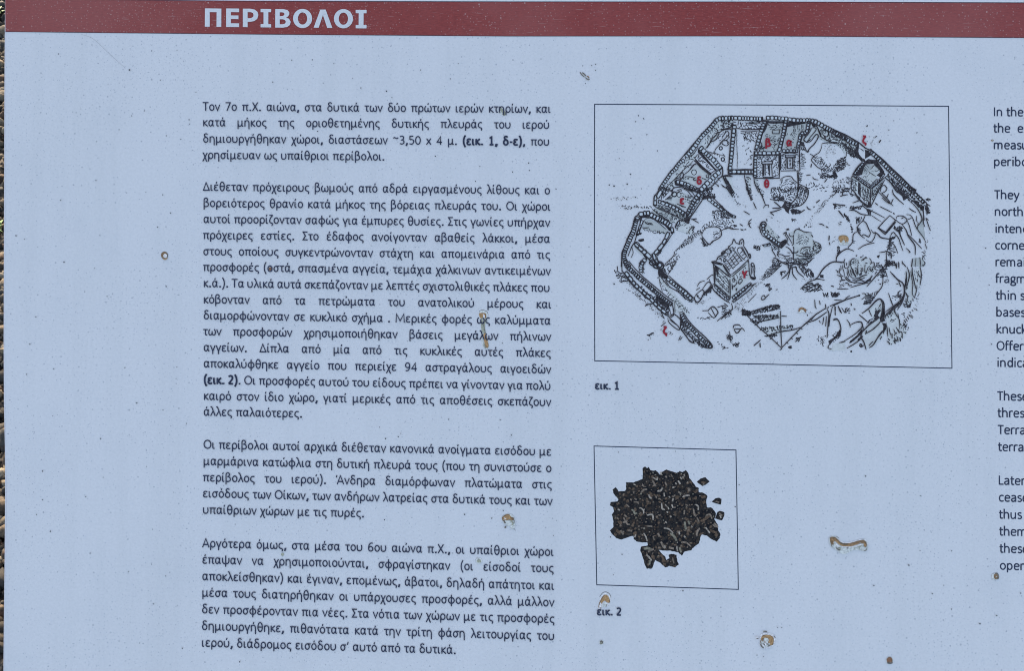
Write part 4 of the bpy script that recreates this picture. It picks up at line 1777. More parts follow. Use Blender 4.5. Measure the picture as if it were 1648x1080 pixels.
def pick(poly):
    x0 = min(p[0] for p in poly); x1 = max(p[0] for p in poly); y0 = min(p[1] for p in poly); y1 = max(p[1] for p in poly)
    for _ in range(200):
        p = (random.uniform(x0, x1), random.uniform(y0, y1))
        if inside(p, poly): return p
    return poly[0]
def resample(p, step):
    out = [p[0]]; acc = 0
    for a, b in zip(p, p[1:]):
        L = math.hypot(b[0] - a[0], b[1] - a[1])
        while L > 1e-6 and acc + L >= step:
            t = (step - acc) / L
            a = (a[0] + (b[0] - a[0]) * t, a[1] + (b[1] - a[1]) * t)
            out.append(a); L = math.hypot(b[0] - a[0], b[1] - a[1]); acc = 0
        acc += L
    return out
INK = Print(); WASH = Print(); BLK = Print()
ti = (0, 0, 1)
LW = .126                                   # one pen unit in layout units
CLEAR = []; fine = False                    # areas traced a second time from closer up replace the first pass
def cleared(q):
    if fine: return False
    cx_ = sum(p[0] for p in q) / len(q); cy_ = sum(p[1] for p in q) / len(q)
    return any(inside((cx_, cy_), r_) for r_ in CLEAR)
def m(p): return (ti[0] + p[0] / ti[2], ti[1] + p[1] / ti[2])
def stroke(pts, w, taper=True, smooth=True, lift=.0006):
    q = [m(p) for p in pts]
    if smooth and len(q) > 2: q = catmull(q, k=4)
    elif len(q) == 2:
        a, b = q; L = math.hypot(b[0] - a[0], b[1] - a[1]); j = L * .012
        q = [a, ((2 * a[0] + b[0]) / 3 + random.uniform(-j, j), (2 * a[1] + b[1]) / 3 + random.uniform(-j, j)), ((a[0] + 2 * b[0]) / 3 + random.uniform(-j, j), (a[1] + 2 * b[1]) / 3 + random.uniform(-j, j)), b]
    if not cleared(q): INK.ribbon(q, w * LW, lift, 0, False, taper)
for ln in DRAW.strip().split('\n'):
    t = ln.split()
    if t[0] in TILES: ti = TILES[t[0]]
    elif t[0] == 'x': CLEAR.append([m(tuple(map(float, x.split(',')))) for x in t[1:]])
for ln in DRAW.strip().split('\n'):
    t = ln.split()
    if t[0] in TILES: ti = TILES[t[0]]; fine = t[0] in 'JKLMNO'; continue
    if t[0] == 'x': continue
    c = t[0]
    pts = [tuple(map(float, x.split(','))) for x in t[1:] if x.count(',') == 1]
    num = [float(x) for x in t[1:] if ',' not in x and x not in 'z_']
    if c == 'p': stroke(pts, num[0] * 1.0)
    elif c == 'l': stroke(pts, num[0] * (.7 if t[-1] == '_' else 1.0), smooth=False)
    elif c == 'o':
        v = list(map(float, t[2].split(',')))
        INK.ribbon([m(p) for p in arc(*v)][:-1], num[0] * LW, Z0 + .00008, 0, True)
    elif c == 'f':
        if not cleared([m(p) for p in pts]): INK.poly([m(p) for p in pts], lift=Z0 + .00005)
    elif c == 'g':
        if not cleared([m(p) for p in pts]): WASH.poly([m(p) for p in pts], lift=.00003, mi=int(num[0]) - 1)
    elif c == 'q':
        n, L, w = num
        seen = []; base = random.uniform(0, 3.14)
        for _ in range(int(n * .95)):
            best = None
            for _k in range(7):
                p = pick(pts)
                dd = min([(p[0] - s_[0]) ** 2 + (p[1] - s_[1]) ** 2 for s_ in seen[-60:]] or [1e9])
                if best is None or dd > best[0]: best = (dd, p)
            p = best[1]; seen.append(p)
            kk = ti[2] / 8.24 if ti[2] > 9 else 1
            a = base + 1.1 * math.sin(p[0] * .013 + p[1] * .009) + random.gauss(0, .45); s = random.uniform(.4, 1.0) * L * .62; b = random.uniform(-1, 1)
            u = (math.cos(a), math.sin(a))
            stroke([(p[0] - u[0] * s, p[1] - u[1] * s), (p[0] - u[1] * s * b * .5, p[1] + u[0] * s * b * .5), (p[0] + u[0] * s, p[1] + u[1] * s)], w * random.uniform(.62, 1.0), lift=.0001)
    elif c == 'd':
        for _ in range(int(num[0])):
            p = pick(pts); r = num[1] * random.uniform(.5, 1) * .55; a = random.uniform(0, 3.1)
            stroke([(p[0] - r * math.cos(a), p[1] - r * math.sin(a)), (p[0], p[1]), (p[0] + r * math.cos(a), p[1] + r * math.sin(a))], num[1] * random.uniform(.7, 1.1), taper=False, smooth=False)
    elif c == 'h':
        ang, sp, L, w = num
        a = math.radians(ang); u = (math.cos(a), math.sin(a)); nn = (-u[1], u[0])
        pr = [p[0] * nn[0] + p[1] * nn[1] for p in pts]; pu = [p[0] * u[0] + p[1] * u[1] for p in pts]
        k = min(pr) + sp * .5
        while k < max(pr):
            ins = [s for s in (min(pu) + i * 4 for i in range(int((max(pu) - min(pu)) / 4))) if inside((u[0] * s + nn[0] * k, u[1] * s + nn[1] * k), pts)]
            if ins:
                s = ins[0]
                while s < ins[-1]:
                    e = min(ins[-1], s + L * random.uniform(.6, 1.3))
                    if e - s > 8:
                        kk = k + random.uniform(-.2, .2) * sp; mid = (s + e) / 2; kb = kk + random.uniform(-.15, .15) * sp
                        stroke([(u[0] * s + nn[0] * kk, u[1] * s + nn[1] * kk), (u[0] * mid + nn[0] * kb, u[1] * mid + nn[1] * kb), (u[0] * e + nn[0] * kk, u[1] * e + nn[1] * kk)], w * random.uniform(.6, 1.0), lift=.0001)
                    s = e + random.uniform(4, 16)
            k += sp * random.uniform(.8, 1.2)
    elif c == 'W':
        th, step, w = num[:3]
        path = resample(catmull(pts, k=10), 3)
        nn = []
        for i in range(len(path)):
            a = path[max(0, i - 3)]; b = path[min(len(path) - 1, i + 3)]
            L = math.hypot(b[0] - a[0], b[1] - a[1]) or 1
            nn.append((-(b[1] - a[1]) / L, (b[0] - a[0]) / L))
        if not cleared([m(p) for p in pts]): BLK.poly([m((p[0] + q[0] * th * .5, p[1] + q[1] * th * .5)) for p, q in list(zip(path, nn))[::4] + [(path[-1], nn[-1])]] +
                 [m((p[0] - q[0] * th * .5, p[1] - q[1] * th * .5)) for p, q in ([(path[-1], nn[-1])] + list(zip(path, nn))[::4][::-1])], lift=.00032)
        # each block is an outlined rounded cell, a little uneven
        i = 0; cells = []
        while i < len(path) - 3:
            k = min(len(path) - 1, i + max(3, int(step * random.uniform(.75, 1.25) / 3)))
            cells.append((i, k)); i = k
        for i, k in cells:
            g0 = random.uniform(.40, .50); g1 = random.uniform(.40, .50)
            def pt(ix, s, f=0): 
                p, q = path[ix], nn[ix]; return (p[0] + q[0] * th * s, p[1] + q[1] * th * s)
            a, b = min(i + 1, k), max(k - 1, i)
            mid = (i + k) // 2
            cell = [pt(a, -g0 * .8), pt(mid, -g0 * 1.08), pt(b, -g1 * .8), pt(b, 0), pt(b, g1 * .8), pt(mid, g0 * 1.05), pt(a, g0 * .8), pt(a, 0)]
            q = catmull([m(p) for p in cell], True, 2)
            if cleared(q): continue
            INK.ribbon(q, w * LW * random.uniform(.9, 1.35), .00052, 0, True)
            if random.random() < .5:
                stroke([pt(a, .45), pt(b, .5)], w * 1.2)
drawing = INK.build('site_drawing', M_LINE, root, label='ink drawing of a walled sanctuary seen from above')
WASH.build('grey_wash', M_WASH, drawing)
BLK.build('wall_paper_tone', flat('paper_tone', (.60, .60, .595), var=.05), drawing)
for ch, x, y, em in (('β', 1231.3, 236.0, 18.8), ('α', 1265.2, 234.8, 19), ('θ', 1229, 301.6, 18), ('ζ', 1387, 231.2, 19), ('δ', 1120.8, 296.6, 18),
                     ('ε', 1093.8, 328.4, 19), ('γ', 1194, 444.6, 19), ('ζ', 1066.8, 538, 19)):
    P = Print(); set_line(P, ch, x + .9, y, em, .01, bold=.165, lift=.0009)
    P.build('red_letter', M_RED, drawing)

# ---------------------------------------------------------------- the photo of burnt knucklebones (traced at 4.32 units per layout unit from (950, 710))
def Bq(p): return (950 + p[0] / 4.32, 710 + p[1] / 4.32)
sil = [(365, 190), (380, 178), (395, 188), (410, 180), (416, 205), (455, 205), (474, 220), (484, 240), (500, 215), (530, 200), (560, 210), (600, 222), (622, 210), (640, 218),
       (665, 203), (682, 225), (690, 260), (715, 290), (735, 318), (755, 330), (752, 355), (790, 362), (815, 385), (805, 410), (812, 460), (845, 465), (862, 485), (875, 505),
       (862, 545), (885, 580), (888, 620), (905, 645), (898, 675), (880, 700), (850, 688), (810, 660), (770, 650), (762, 690), (755, 715), (715, 742), (700, 760), (655, 768), (636, 797),
       (610, 775), (570, 766), (520, 762), (478, 760), (500, 785), (518, 800), (530, 830), (548, 815), (545, 790), (570, 785), (600, 795), (606, 835), (614, 860), (590, 880), (560, 872),
       (545, 870), (522, 882), (490, 850), (450, 830), (440, 860), (428, 888), (395, 888), (375, 850), (360, 790), (348, 765), (352, 735), (400, 728), (398, 705), (360, 706), (320, 700), (302, 680), (300, 660),
       (260, 672), (215, 686), (180, 675), (150, 645), (136, 622), (162, 598), (160, 560), (150, 512), (165, 490), (160, 462), (135, 448), (142, 425), (190, 420), (196, 405), (165, 370),
       (153, 340), (178, 320), (198, 350), (240, 350), (250, 330), (248, 290), (300, 288), (340, 275), (362, 262)]
def rough(r, a, k=3):
    out = []
    for i in range(len(r)):
        p, q = r[i], r[(i + 1) % len(r)]
        for j in range(k):
            t = j / k
            out.append((p[0] + (q[0] - p[0]) * t + random.uniform(-a, a), p[1] + (q[1] - p[1]) * t + random.uniform(-a, a)))
    return out
P = Print()
P.poly([Bq(p) for p in rough(sil, 2.2)], lift=Z0)
for r in ([(740, 285), (765, 262), (800, 252), (830, 282), (800, 305), (780, 314)], [(843, 422), (870, 400), (895, 395), (914, 405), (908, 445), (880, 436)],
          [(880, 500), (900, 485), (930, 495), (932, 520), (915, 552), (885, 545), (868, 540)]):
    P.poly([Bq(p) for p in rough(r, 1.5)], lift=Z0)
photo = P.build('bone_photo', M_BONE, root, label='printed photo of a heap of dark burnt knucklebones')
P = Print()
def blob(cx, cy, r, n=7, el=1.0, rot=0):
    ph = random.uniform(0, 6.28); o = []
    for i in range(n):
        a = i * 6.2832 / n + ph; k = r * random.uniform(.6, 1.25)
        x, y = k * math.cos(a) * el, k * math.sin(a) / el
        o.append((cx + x * math.cos(rot) - y * math.sin(rot), cy + x * math.sin(rot) + y * math.cos(rot)))
    return o
sites = []
for _ in range(1500):                      # single bones: a dark rim, a brown body and a paler side facing up
    p = pick(sil)
    if all((p[0] - q[0]) ** 2 + (p[1] - q[1]) ** 2 > 17 ** 2 for q in sites): sites.append(p)
sites += [(785, 285), (885, 420), (902, 520)]
for p in sites:
    r_ = random.uniform(9, 15); el = random.uniform(.7, 1.45); ro = random.uniform(0, 3.1)
    b = blob(p[0], p[1], r_, 7, el, ro)
    if not all(inside(q, sil) for q in b): continue
    mid = (abs(p[0] - 540) / 380) ** 2 + (abs(p[1] - 480) / 300) ** 2
    P.poly([Bq(q) for q in catmull(b, True, 2)], lift=Z0 + .0001, mi=random.choices((3, 0, 5, 1), (42, 10 + 26 * mid, 44, 2))[0])
    if random.random() < .75:
        c_ = blob(p[0] - 2, p[1] - 3, r_ * random.uniform(.35, .6), 6, el, ro)
        P.poly([Bq(q) for q in catmull(c_, True, 2)], lift=Z0 + .00022, mi=random.choices((0, 1, 5, 4), (48, 16, 30, 5))[0])
    if random.random() < .5:
        a0 = random.uniform(160, 260)
        P.ribbon([Bq(q) for q in arc(p[0], p[1], r_ * .6, r_ * .5, a0, a0 + random.uniform(50, 110))], random.uniform(.7, 1.3), Z0 + .0003, random.choices((1, 2, 0, 4), (38, 6, 46, 10))[0], False, True)
BH = '''1 7 480,340 470,352;2 7 500,325 488,345 465,348;2 6 440,255 462,268 466,250;1 8 430,270 445,300 455,315;1 8 350,360 370,340 395,335;2 6 405,370 415,395 430,398
1 6 300,425 330,425 335,440;4 8 285,475 300,485 310,505 325,500;2 6 345,462 368,480 370,505;1 7 230,530 255,575 275,580;2 6 190,475 205,480;2 7 392,515 430,512 436,550;1 6 235,510 255,530
2 7 495,430 500,470 518,478;2 6 512,360 515,385;2 6 575,400 570,420;2 7 530,490 540,498;2 6 565,440 575,465;2 7 640,390 660,380 690,378;4 9 655,560 660,600 668,615;4 8 680,555 690,580
2 6 730,440 750,455 748,480;1 8 715,470 725,510 735,525;1 9 760,605 742,630 740,660;0 11 765,560 800,540 830,520;1 7 800,520 830,510 845,540;2 6 800,600 830,640;1 8 860,570 885,600
2 6 510,605 545,612 575,640;4 10 555,640 580,660 600,695;1 7 630,705 665,705 700,735;4 8 620,740 630,775;2 6 600,730 605,765;1 10 490,700 510,735 520,745;2 7 515,725 520,745;1 9 545,740 580,748
4 11 370,750 400,745 430,760;2 7 390,790 410,810 425,830;1 8 400,770 440,750;4 8 415,830 410,860;2 6 370,640 385,665 395,695;2 6 315,650 308,670;2 7 610,275 625,300;2 7 570,325 580,320
2 6 625,250 635,265;2 6 650,230 655,245;2 7 490,215 492,235;1 9 680,325 690,350;0 12 770,390 800,385;0 12 780,430 800,420;1 6 590,375 575,390;2 7 555,520 560,530;2 6 520,560 530,570;2 6 615,630 620,650
1 8 210,620 230,650;0 12 180,620 210,640;1 8 265,620 290,625;1 7 390,590 430,595;2 6 700,590 710,600;1 8 470,640 480,665;2 6 650,660 660,670;1 6 435,660 445,690;2 5 300,300 315,305;1 6 360,300 375,320
2 5 540,460 545,475;2 5 520,440 530,455;1 7 610,350 625,365;1 5 560,230 570,250;1 6 520,285 530,310;2 5 590,290 600,300;0 9 770,285 800,290;1 6 780,300 790,300;1 6 870,420 895,425;1 7 895,500 915,520;2 6 900,515 908,535
1 5 850,580 870,600;0 10 830,620 880,640;1 6 570,810 580,850;0 8 490,790 520,840;1 6 740,530 755,560;1 6 655,480 650,510;1 5 660,440 680,450;2 5 545,385 555,395;1 5 480,400 490,410;1 5 455,380 460,400;1 5 250,440 270,460'''
for e in BH.replace('\n', ';').split(';'):
    a, w, *pp = e.split()
    q = [Bq(tuple(map(float, x.split(',')))) for x in pp]
    P.ribbon(catmull(q, k=4), float(w) * .34, Z0 + .0004, int(a), False, True)
P.build('bone_highlights', M_BONEH, photo)

# ---------------------------------------------------------------- dried mud, insect marks and rust on the face
def mark(name, items, ox, oy, sc, label, thin=False):
    """items: (kind, tone, width, points) in a traced enlargement; raised slightly as crusts"""
    P = Print()
    lift = .00004 if thin else .0003
    for it in items:
        k, tone, w, pts = it
        q = [(ox + x / sc, oy + y / sc) for x, y in pts]
        if k == 's': P.ribbon(catmull(q, k=5), w / sc, lift, tone, False, True)
        elif k == 'b': P.poly(catmull(q, True, 4), lift=lift, mi=tone)
        lift += .00003 if thin else .00005
    o = P.build(name, M_MUD, root, label=label)
    o.location.z = 0
    return o
def S(s): return [tuple(map(float, x.split(','))) for x in s.split()]
mark('mud_streak', [
    ('b', FILM, 0, S('285,190 300,140 350,125 430,145 475,200 480,300 470,380 420,470 440,640 490,820 495,930 440,975 370,930 330,800 330,600 320,420 290,290')),
    ('s', GRIME, 9, S('285,150 340,122 400,130 455,155 485,230')),
    ('b', OCH, 0, S('285,195 350,185 420,190 440,240 440,290 400,300 340,310 300,280')),
    ('b', OLIV, 0, S('330,300 410,290 420,400 410,500 430,620 390,640 340,560 325,420')),
    ('s', PALE, 30, S('375,215 395,250 380,310 385,360')),
    ('s', BRN, 14, S('400,205 425,240 415,280')),
    ('s', GRIME, 8, S('380,440 400,520 410,590 430,650')),
    ('b', OCH, 0, S('385,640 435,640 470,790 490,900 470,945 430,930 400,820 380,740')),
    ('s', BRN, 16, S('395,640 430,700 440,770')),
    ('s', PALE, 14, S('395,730 405,790 400,850')),
    ('s', OLIV, 18, S('390,820 400,900 430,945')),
    ('s', GRIME, 6, S('400,930 430,945 460,930'))], 750, 490, 13.5, 'long ochre mud streak running down over the text', True)
# the text runs on over the thin mud
mark('mud_crust', [
    ('b', FILM, 0, S('390,560 380,500 440,420 560,370 660,370 790,450 830,640 840,820 760,900 690,870 660,790 560,790 500,740 440,700')),
    ('b', OCH, 0, S('440,470 520,400 640,400 700,470 790,520 790,590 730,600 660,570 590,590 520,600 450,580 400,560')),
    ('s', BRN, 36, S('640,400 560,400 450,460 400,530 440,620')),
    ('s', GRIME, 46, S('460,600 480,660 510,700')),
    ('s', PALE, 26, S('460,510 500,540 540,560')),
    ('s', OLIV, 34, S('640,570 720,630 770,700 730,770')),
    ('s', BRN, 40, S('680,490 740,540 780,590')),
    ('s', GRIME, 14, S('770,490 800,560 820,680')),
    ('b', GRIME, 0, S('470,840 500,800 540,800 530,860 490,870')),
    ('s', GRIME, 12, S('800,880 860,950'))], 790, 810, 21.6, 'horseshoe shaped ochre mud crust below the third paragraph')
mark('mud_crust', [
    ('b', FILM, 0, S('250,300 330,230 420,240 520,340 620,420 900,420 1100,370 1260,320 1390,420 1400,600 1330,680 1000,650 760,760 600,750 450,640 330,560 260,420')),
    ('s', PALE, 22, S('440,240 520,320 600,400 720,440 950,410 1160,350 1290,330 1390,410')),
    ('b', BRN, 0, S('280,300 340,255 420,270 480,310 520,370 470,420 400,380 370,420 400,480 340,490 290,410')),
    ('s', BRN, 74, S('420,290 500,370 580,450 700,490 860,490 1000,450 1150,400 1270,395')),
    ('s', OCH, 34, S('400,300 480,400 560,470 700,520 900,515 1150,440')),
    ('s', GRIME, 18, S('560,400 660,470 800,465')),
    ('b', BRN, 0, S('1160,390 1250,350 1330,400 1360,480 1340,560 1280,540 1270,460 1200,450')),
    ('s', OCH, 34, S('1270,440 1310,500 1300,540')),
    ('s', OCH, 26, S('340,330 370,370 380,430')),
    ('s', PALE, 34, S('430,400 480,490 560,570')),
    ('s', GRIME, 30, S('450,580 520,630 590,650')),
    ('s', OLIV, 44, S('530,580 590,600')),
    ('s', PALE, 30, S('620,540 800,560 980,540 1150,490 1260,470')),
    ('b', GRIME, 0, S('750,580 790,565 820,580 800,600 770,600')),
    ('s', OLIV, 32, S('980,590 1010,590')), ('s', OLIV, 26, S('1080,560 1160,540 1220,500')), ('s', GRIME, 26, S('1130,600 1150,580')),
    ('s', GRIME, 22, S('1260,660 1320,650 1350,600')), ('s', GRIME, 16, S('300,460 320,520 350,545')), ('s', GRIME, 14, S('460,240 530,290'))],
    1320, 850, 18.3, 'long curved brown mud crust like a small worm right of the bone photo')
mark('mud_crust', [
    ('b', PALE, 0, S('205,320 230,220 275,150 320,132 370,170 388,230 370,290 340,330 300,340 250,345 225,370 207,360')),
    ('s', GRIME, 7, S('225,190 270,132 320,120 370,150 390,200')),
    ('b', OCH, 0, S('240,250 270,180 310,158 350,180 370,240 365,275 330,270 300,245 270,270 245,290')),
    ('s', BRN, 10, S('370,230 368,272')), ('s', BRN, 9, S('300,160 250,220 215,310 215,355')),
    ('b', FILM, 0, S('270,285 310,265 335,290 300,330 260,325')), ('s', GRIME, 7, S('325,300 315,335')), ('s', RUST, 8, S('245,340 240,360'))],
    940, 940, 9.0, 'oval ochre mud mark just above the caption of the bone photo', True)
mark('mud_ring', [
    ('b', PALE, 0, S('400,560 430,400 520,350 640,345 780,380 850,480 840,640 790,720 640,790 500,790 430,720')),
    ('b', BRN, 0, S('425,560 470,430 560,395 680,400 790,460 810,560 790,680 700,710 600,740 480,690 430,640')),
    ('b', OCH, 0, S('450,470 560,405 680,410 780,470 800,570 770,670 700,690 660,600 660,520 600,480 520,490 460,560')),
    ('b', FILM, 0, S('460,560 520,500 570,480 640,500 660,560 640,620 700,650 660,700 590,740 520,740 470,690 440,620')),
    ('b', BRN, 0, S('490,480 520,500 500,600 470,560')),
    ('s', GRIME, 28, S('420,650 450,720 520,780')), ('s', GRIME, 30, S('490,655 560,690')), ('s', GRIME, 28, S('590,655 660,665')), ('s', GRIME, 24, S('630,730 700,700')),
    ('s', GRIME, 24, S('490,315 560,295 620,310')), ('s', GRIME, 22, S('810,430 850,480')), ('s', PALE, 40, S('540,560 560,620 580,700')), ('s', PALE, 30, S('470,660 540,730')),
    ('s', BRN, 20, S('545,560 550,620')), ('s', PALE, 60, S('300,450 330,480')), ('s', GRIME, 24, S('300,500 360,490'))],
    1200, 1000, 18.0, 'round brown mud ring with a pale middle at the lower edge')
mark('mud_blob', [
    ('b', FILM, 0, S('75,680 90,650 150,640 200,660 212,720 205,770 150,775 95,770')),
    ('b', OCH, 0, S('75,690 90,655 150,645 195,665 210,700 200,740 185,725 170,745 150,710 125,720 110,750 90,720')),
    ('s', BRN, 7, S('80,700 90,665 150,650 190,665')), ('s', OLIV, 6, S('130,715 135,755')), ('s', OLIV, 6, S('185,730 190,770'))], 1340, 300, 8.24, 'ochre mud blob on the printed drawing')
mark('rust_blob', [
    ('b', FILM, 0, S('895,590 900,550 940,532 985,560 992,590 975,605 940,590 910,606')),
    ('b', RUST, 0, S('898,585 905,552 940,536 980,556 990,580 975,590 955,568 925,566 910,588')),
    ('s', OCH, 9, S('915,560 945,548 970,562'))], 1160, 420, 7.2, 'small orange rust arc on the printed drawing')
mark('mud_spot', [
    ('b', GRIME, 0, ell(1040, 592, 22, 24, 14)), ('b', BRN, 0, ell(1037, 590, 19, 20, 12)), ('b', PALE, 0, ell(1045, 596, 12, 13, 9)), ('s', OCH, 6, S('1030,612 1045,618 1058,608'))],
    0, 260, 3.924, 'small round mud spot with a pale centre left of the text')
mark('mud_spot', [
    ('b', FILM, 0, ell(455, 615, 125, 120, 14)), ('b', BRN, 0, ell(490, 600, 84, 104, 16)), ('s', GRIME, 40, S('450,510 520,500 565,580 560,670 520,690')),
    ('s', BRN, 34, S('430,560 440,620 470,680')), ('b', FILM, 0, ell(490, 618, 24, 14, 8))], 1580, 900, 21.6, 'dark round mud spot below the last line of English text')
mark('mud_spot', [('b', FILM, 0, ell(282, 1023, 20, 21, 12)), ('b', RUST, 0, ell(281, 1021, 16, 16, 10)), ('s', GRIME, 8, S('266,1035 285,1038 298,1032'))], 1348, 760, 3.373, 'small rust brown spot at the lower edge')
mark('mud_spot', [('b', FILM, 0, ell(250, 850, 34, 38, 12)), ('b', GRIME, 0, ell(250, 848, 23, 28, 10)), ('b', OLIV, 0, ell(244, 854, 10, 12, 8))], 940, 940, 9.0, 'faint grey green spot below the second caption')
mark('husk', [
    ('s', GRIME, 44, S('360,420 430,520 500,580 550,640')), ('s', GRIME, 50, S('460,440 540,510 620,590')), ('s', FILM, 26, S('430,480 520,560 600,640 680,690')),
    ('s', BRN, 40, S('650,600 720,630 760,690')), ('s', GRIME, 44, S('600,660 690,745 780,740'))], 920, 100, 27.0, 'thin grey husk stuck above the drawing')
mark('mud_smear', [('s', OLIV, 30, S('1100,130 1130,160 1150,190')), ('s', FILM, 20, S('1095,150 1120,180'))], 600, 150, 5.4, 'faint brown smear over a word of the first line', True)
mark('mud_spot', [('b', FILM, 0, ell(922, 178, 28, 26, 12)), ('b', OLIV, 0, ell(924, 180, 18, 14, 9)), ('s', FILM, 10, S('905,150 915,165'))], 600, 870, 5.4, 'faint tan spot inside the last paragraph')
mark('mud_spot', [('b', OLIV, 0, ell(728, 122, 13, 14, 9))], 320, 870, 5.4, 'very faint tan dot in the last paragraph')
mark('mud_spot', [('b', RUST, 0, ell(620, 500, 13, 15, 9))], 320, 340, 5.4, 'tiny rust dot inside a letter', True)
mark('mud_spot', [('b', BRN, 0, ell(1447, 886, 8, 6, 8)), ('b', OLIV, 0, ell(1447, 886, 4, 3, 6))], 1228, 0, 3.924, 'small brown speck beside the English text')

# words that show through the streak are printed again above its thin film (wet mud let the ink show)
# small dark fly specks, traced one by one, as raised dots
P = Print()
FLY = '''A 0,0 3.924 372,341,5 820,442,8 755,819,5 1240,582,4 1197,757,5 1053,858,5 915,700,5 835,732,5 1015,506,5 960,322,5 1120,317,4 1200,783,4 1145,880,4 613,895,4 625,402,3 484,712,4
A 400,0 3.924 540,403,5 405,378,5 155,518,5 275,380,5 1088,442,5 1275,498,6 872,576,6 711,556,5 660,494,4 473,525,4 437,829,5 1325,402,4
A 0,260 3.924 105,468,6 407,636,6 610,120,5 1080,325,5 998,415,5 635,467,4 387,245,5 538,822,4 680,852,5 1053,790,5 1030,210,5 230,982,5 158,490,4 925,193,4 600,675,4 713,838,3
A 0,540 3.924 342,211,5 172,246,5 192,55,5 792,203,5 638,652,5 866,427,6 1180,556,5 1033,471,5 272,857,6 928,828,4 544,1018,5 272,1038,5 1115,273,4 337,508,4 1120,200,4 655,896,4
A 0,805 3.924 322,197,6 1049,479,5 973,656,5 1153,936,5 573,336,5 1517,1022,6 540,631,4 960,405,5 235,91,4 966,184,4 885,903,4 815,453,4
A 1348,760 3.373 384,505,6 616,743,5 195,616,5 769,823,6 150,21,5 446,128,4 511,660,5 573,614,4 617,428,5 860,779,5 445,426,4 991,656,5
A 980,180 8.24 456,90,12 391,52,12 350,132,12 500,302,12 290,352,10 642,516,11 67,982,14 240,958,14 285,828,12 5,970,14 432,1020,9 137,620,9
A 980,300 8.24 346,145,13 28,168,10 95,160,10
A 1340,180 8.24 457,184,13 740,240,11 453,394,9 804,117,9 1110,278,12
A 950,710 4.32 195,78,5 592,71,5 1033,305,5 1006,457,6 140,668,6 220,788,6 643,1040,6 160,930,4
A 980,420 7.2 60,268,14 212,1048,3
A 1200,1000 18 320,980,22 510,1020,20 1040,180,22 920,178,18
A 920,100 27 478,160,30 875,150,34 1040,90,34 1040,360,34 600,930,28
A 790,810 21.6 436,255,26 30,530,20
A 600,340 5.4 1355,0,0
A 600,150 5.4 1355,606,8 1215,685,7 932,637,6 545,547,7 168,38,6 1363,672,6 893,767,6 1592,832,6
A 600,500 5.4 1107,952,8 660,945,7 60,1013,6 1125,283,7
A 600,690 5.4 113,87,8 222,72,6 245,42,5 1204,57,10 798,744,7 102,793,8 1035,778,6 1570,928,6
A 1568,350 4.154 72,205,6 95,453,5 112,847,6'''
for ln in FLY.strip().split('\n'):
    t = ln.split(); ox, oy = map(float, t[1].split(',')); sc = float(t[2])
    for e in t[3:]:
        x, y, r = map(float, e.split(','))
        if r: P.poly([(ox + a / sc, oy + b / sc) for a, b in blob(x, y, r * .78, 8)], lift=.0007)
for q in ([(131, 55), (150, 62), (168, 78), (186, 95), (203, 110)], [(1180, 300), (1186, 304), (1190, 303)]):
    P.ribbon(catmull(q), .2, .0007, 0, False, True)
P.build('fly_specks', flat('fly_dirt', (.045, .05, .06), rough=.8), root, kind='stuff')

# ---------------------------------------------------------------- legs and rail behind the panel
def box(name, x0, x1, y0, y1, z0, z1, mat, parent, rot=None):
    mb = MB(); b = .003
    xs = (x0, x1); 
    prof = [(x0 + b, y0), (x1 - b, y0), (x1, y0 + b), (x1, y1 - b), (x1 - b, y1), (x0 + b, y1), (x0, y1 - b), (x0, y0 + b)]
    v = [(x, y, z0) for x, y in prof] + [(x, y, z1) for x, y in prof]
    f = [(i, (i + 1) % 8, 8 + (i + 1) % 8, 8 + i) for i in range(8)] + [tuple(range(7, -1, -1)), tuple(range(8, 16))]
    mb.add(v, f)
    return mb.build(name, mat, parent)
def rail(x, y0, y1, name, w=.04):
    return box(name, x - w / 2, x + w / 2, y0, y1, -.0345, -.0045, M_STEEL, root)
x0, yt = board_xy(7, YT); x1, yb = board_xy(XR, YB)
rail(x0 + .22, yb + .01, yt - .01, 'support_rail'); rail(x1 - .22, yb + .01, yt - .01, 'support_rail')
binv = root.matrix_world.inverted()
for x in (x0 + .22, x1 - .22):
    # upright post from the ground to the back of the rail, given in board space
    top = B_ORG + B_MAT @ Vector((x, -.12, -.05))
    mb = MB(); h = .025
    v = []
    for z, dz in ((-.02, 0), (top.z, 1)):
        for dx, dy in ((-h, -h), (h, -h), (h, h), (-h, h)):
            zz = z if not dz else top.z + dy * math.cos(TILT) / math.sin(TILT)
            v.append(tuple(binv @ Vector((top.x + dx, top.y + dy, zz))))
    mb.add(v, [(0, 1, 5, 4), (1, 2, 6, 5), (2, 3, 7, 6), (3, 0, 4, 7), (4, 5, 6, 7), (3, 2, 1, 0)])
    mb.build('post', M_STEEL, root)

# ---------------------------------------------------------------- ground and gravel
def b_soil(nt, p):
    co = geo_pos(nt)
    a = mixc(nt, ramp(nt, noise(nt, co, 60, 5, .7), .3, .7), (.010, .008, .006), (.028, .022, .016))
    nt.links.new(a, p.inputs['Base Color'])
    p.inputs['Roughness'].default_value = .95
    bp = nt.nodes.new('ShaderNodeBump'); bp.inputs['Strength'].default_value = .8; bp.inputs['Distance'].default_value = .01
    nt.links.new(noise(nt, co, 90, 5, .7), bp.inputs['Height']); nt.links.new(bp.outputs[0], p.inputs['Normal'])
mb = MB(); n = 40
mb.add([(-60 + 120 * i / n, -60 + 120 * j / n, 0) for j in range(n + 1) for i in range(n + 1)],
       [(j * (n + 1) + i, j * (n + 1) + i + 1, (j + 1) * (n + 1) + i + 1, (j + 1) * (n + 1) + i) for j in range(n) for i in range(n)])
mb.build('ground', material('dark_soil', b_soil), None, 'structure')
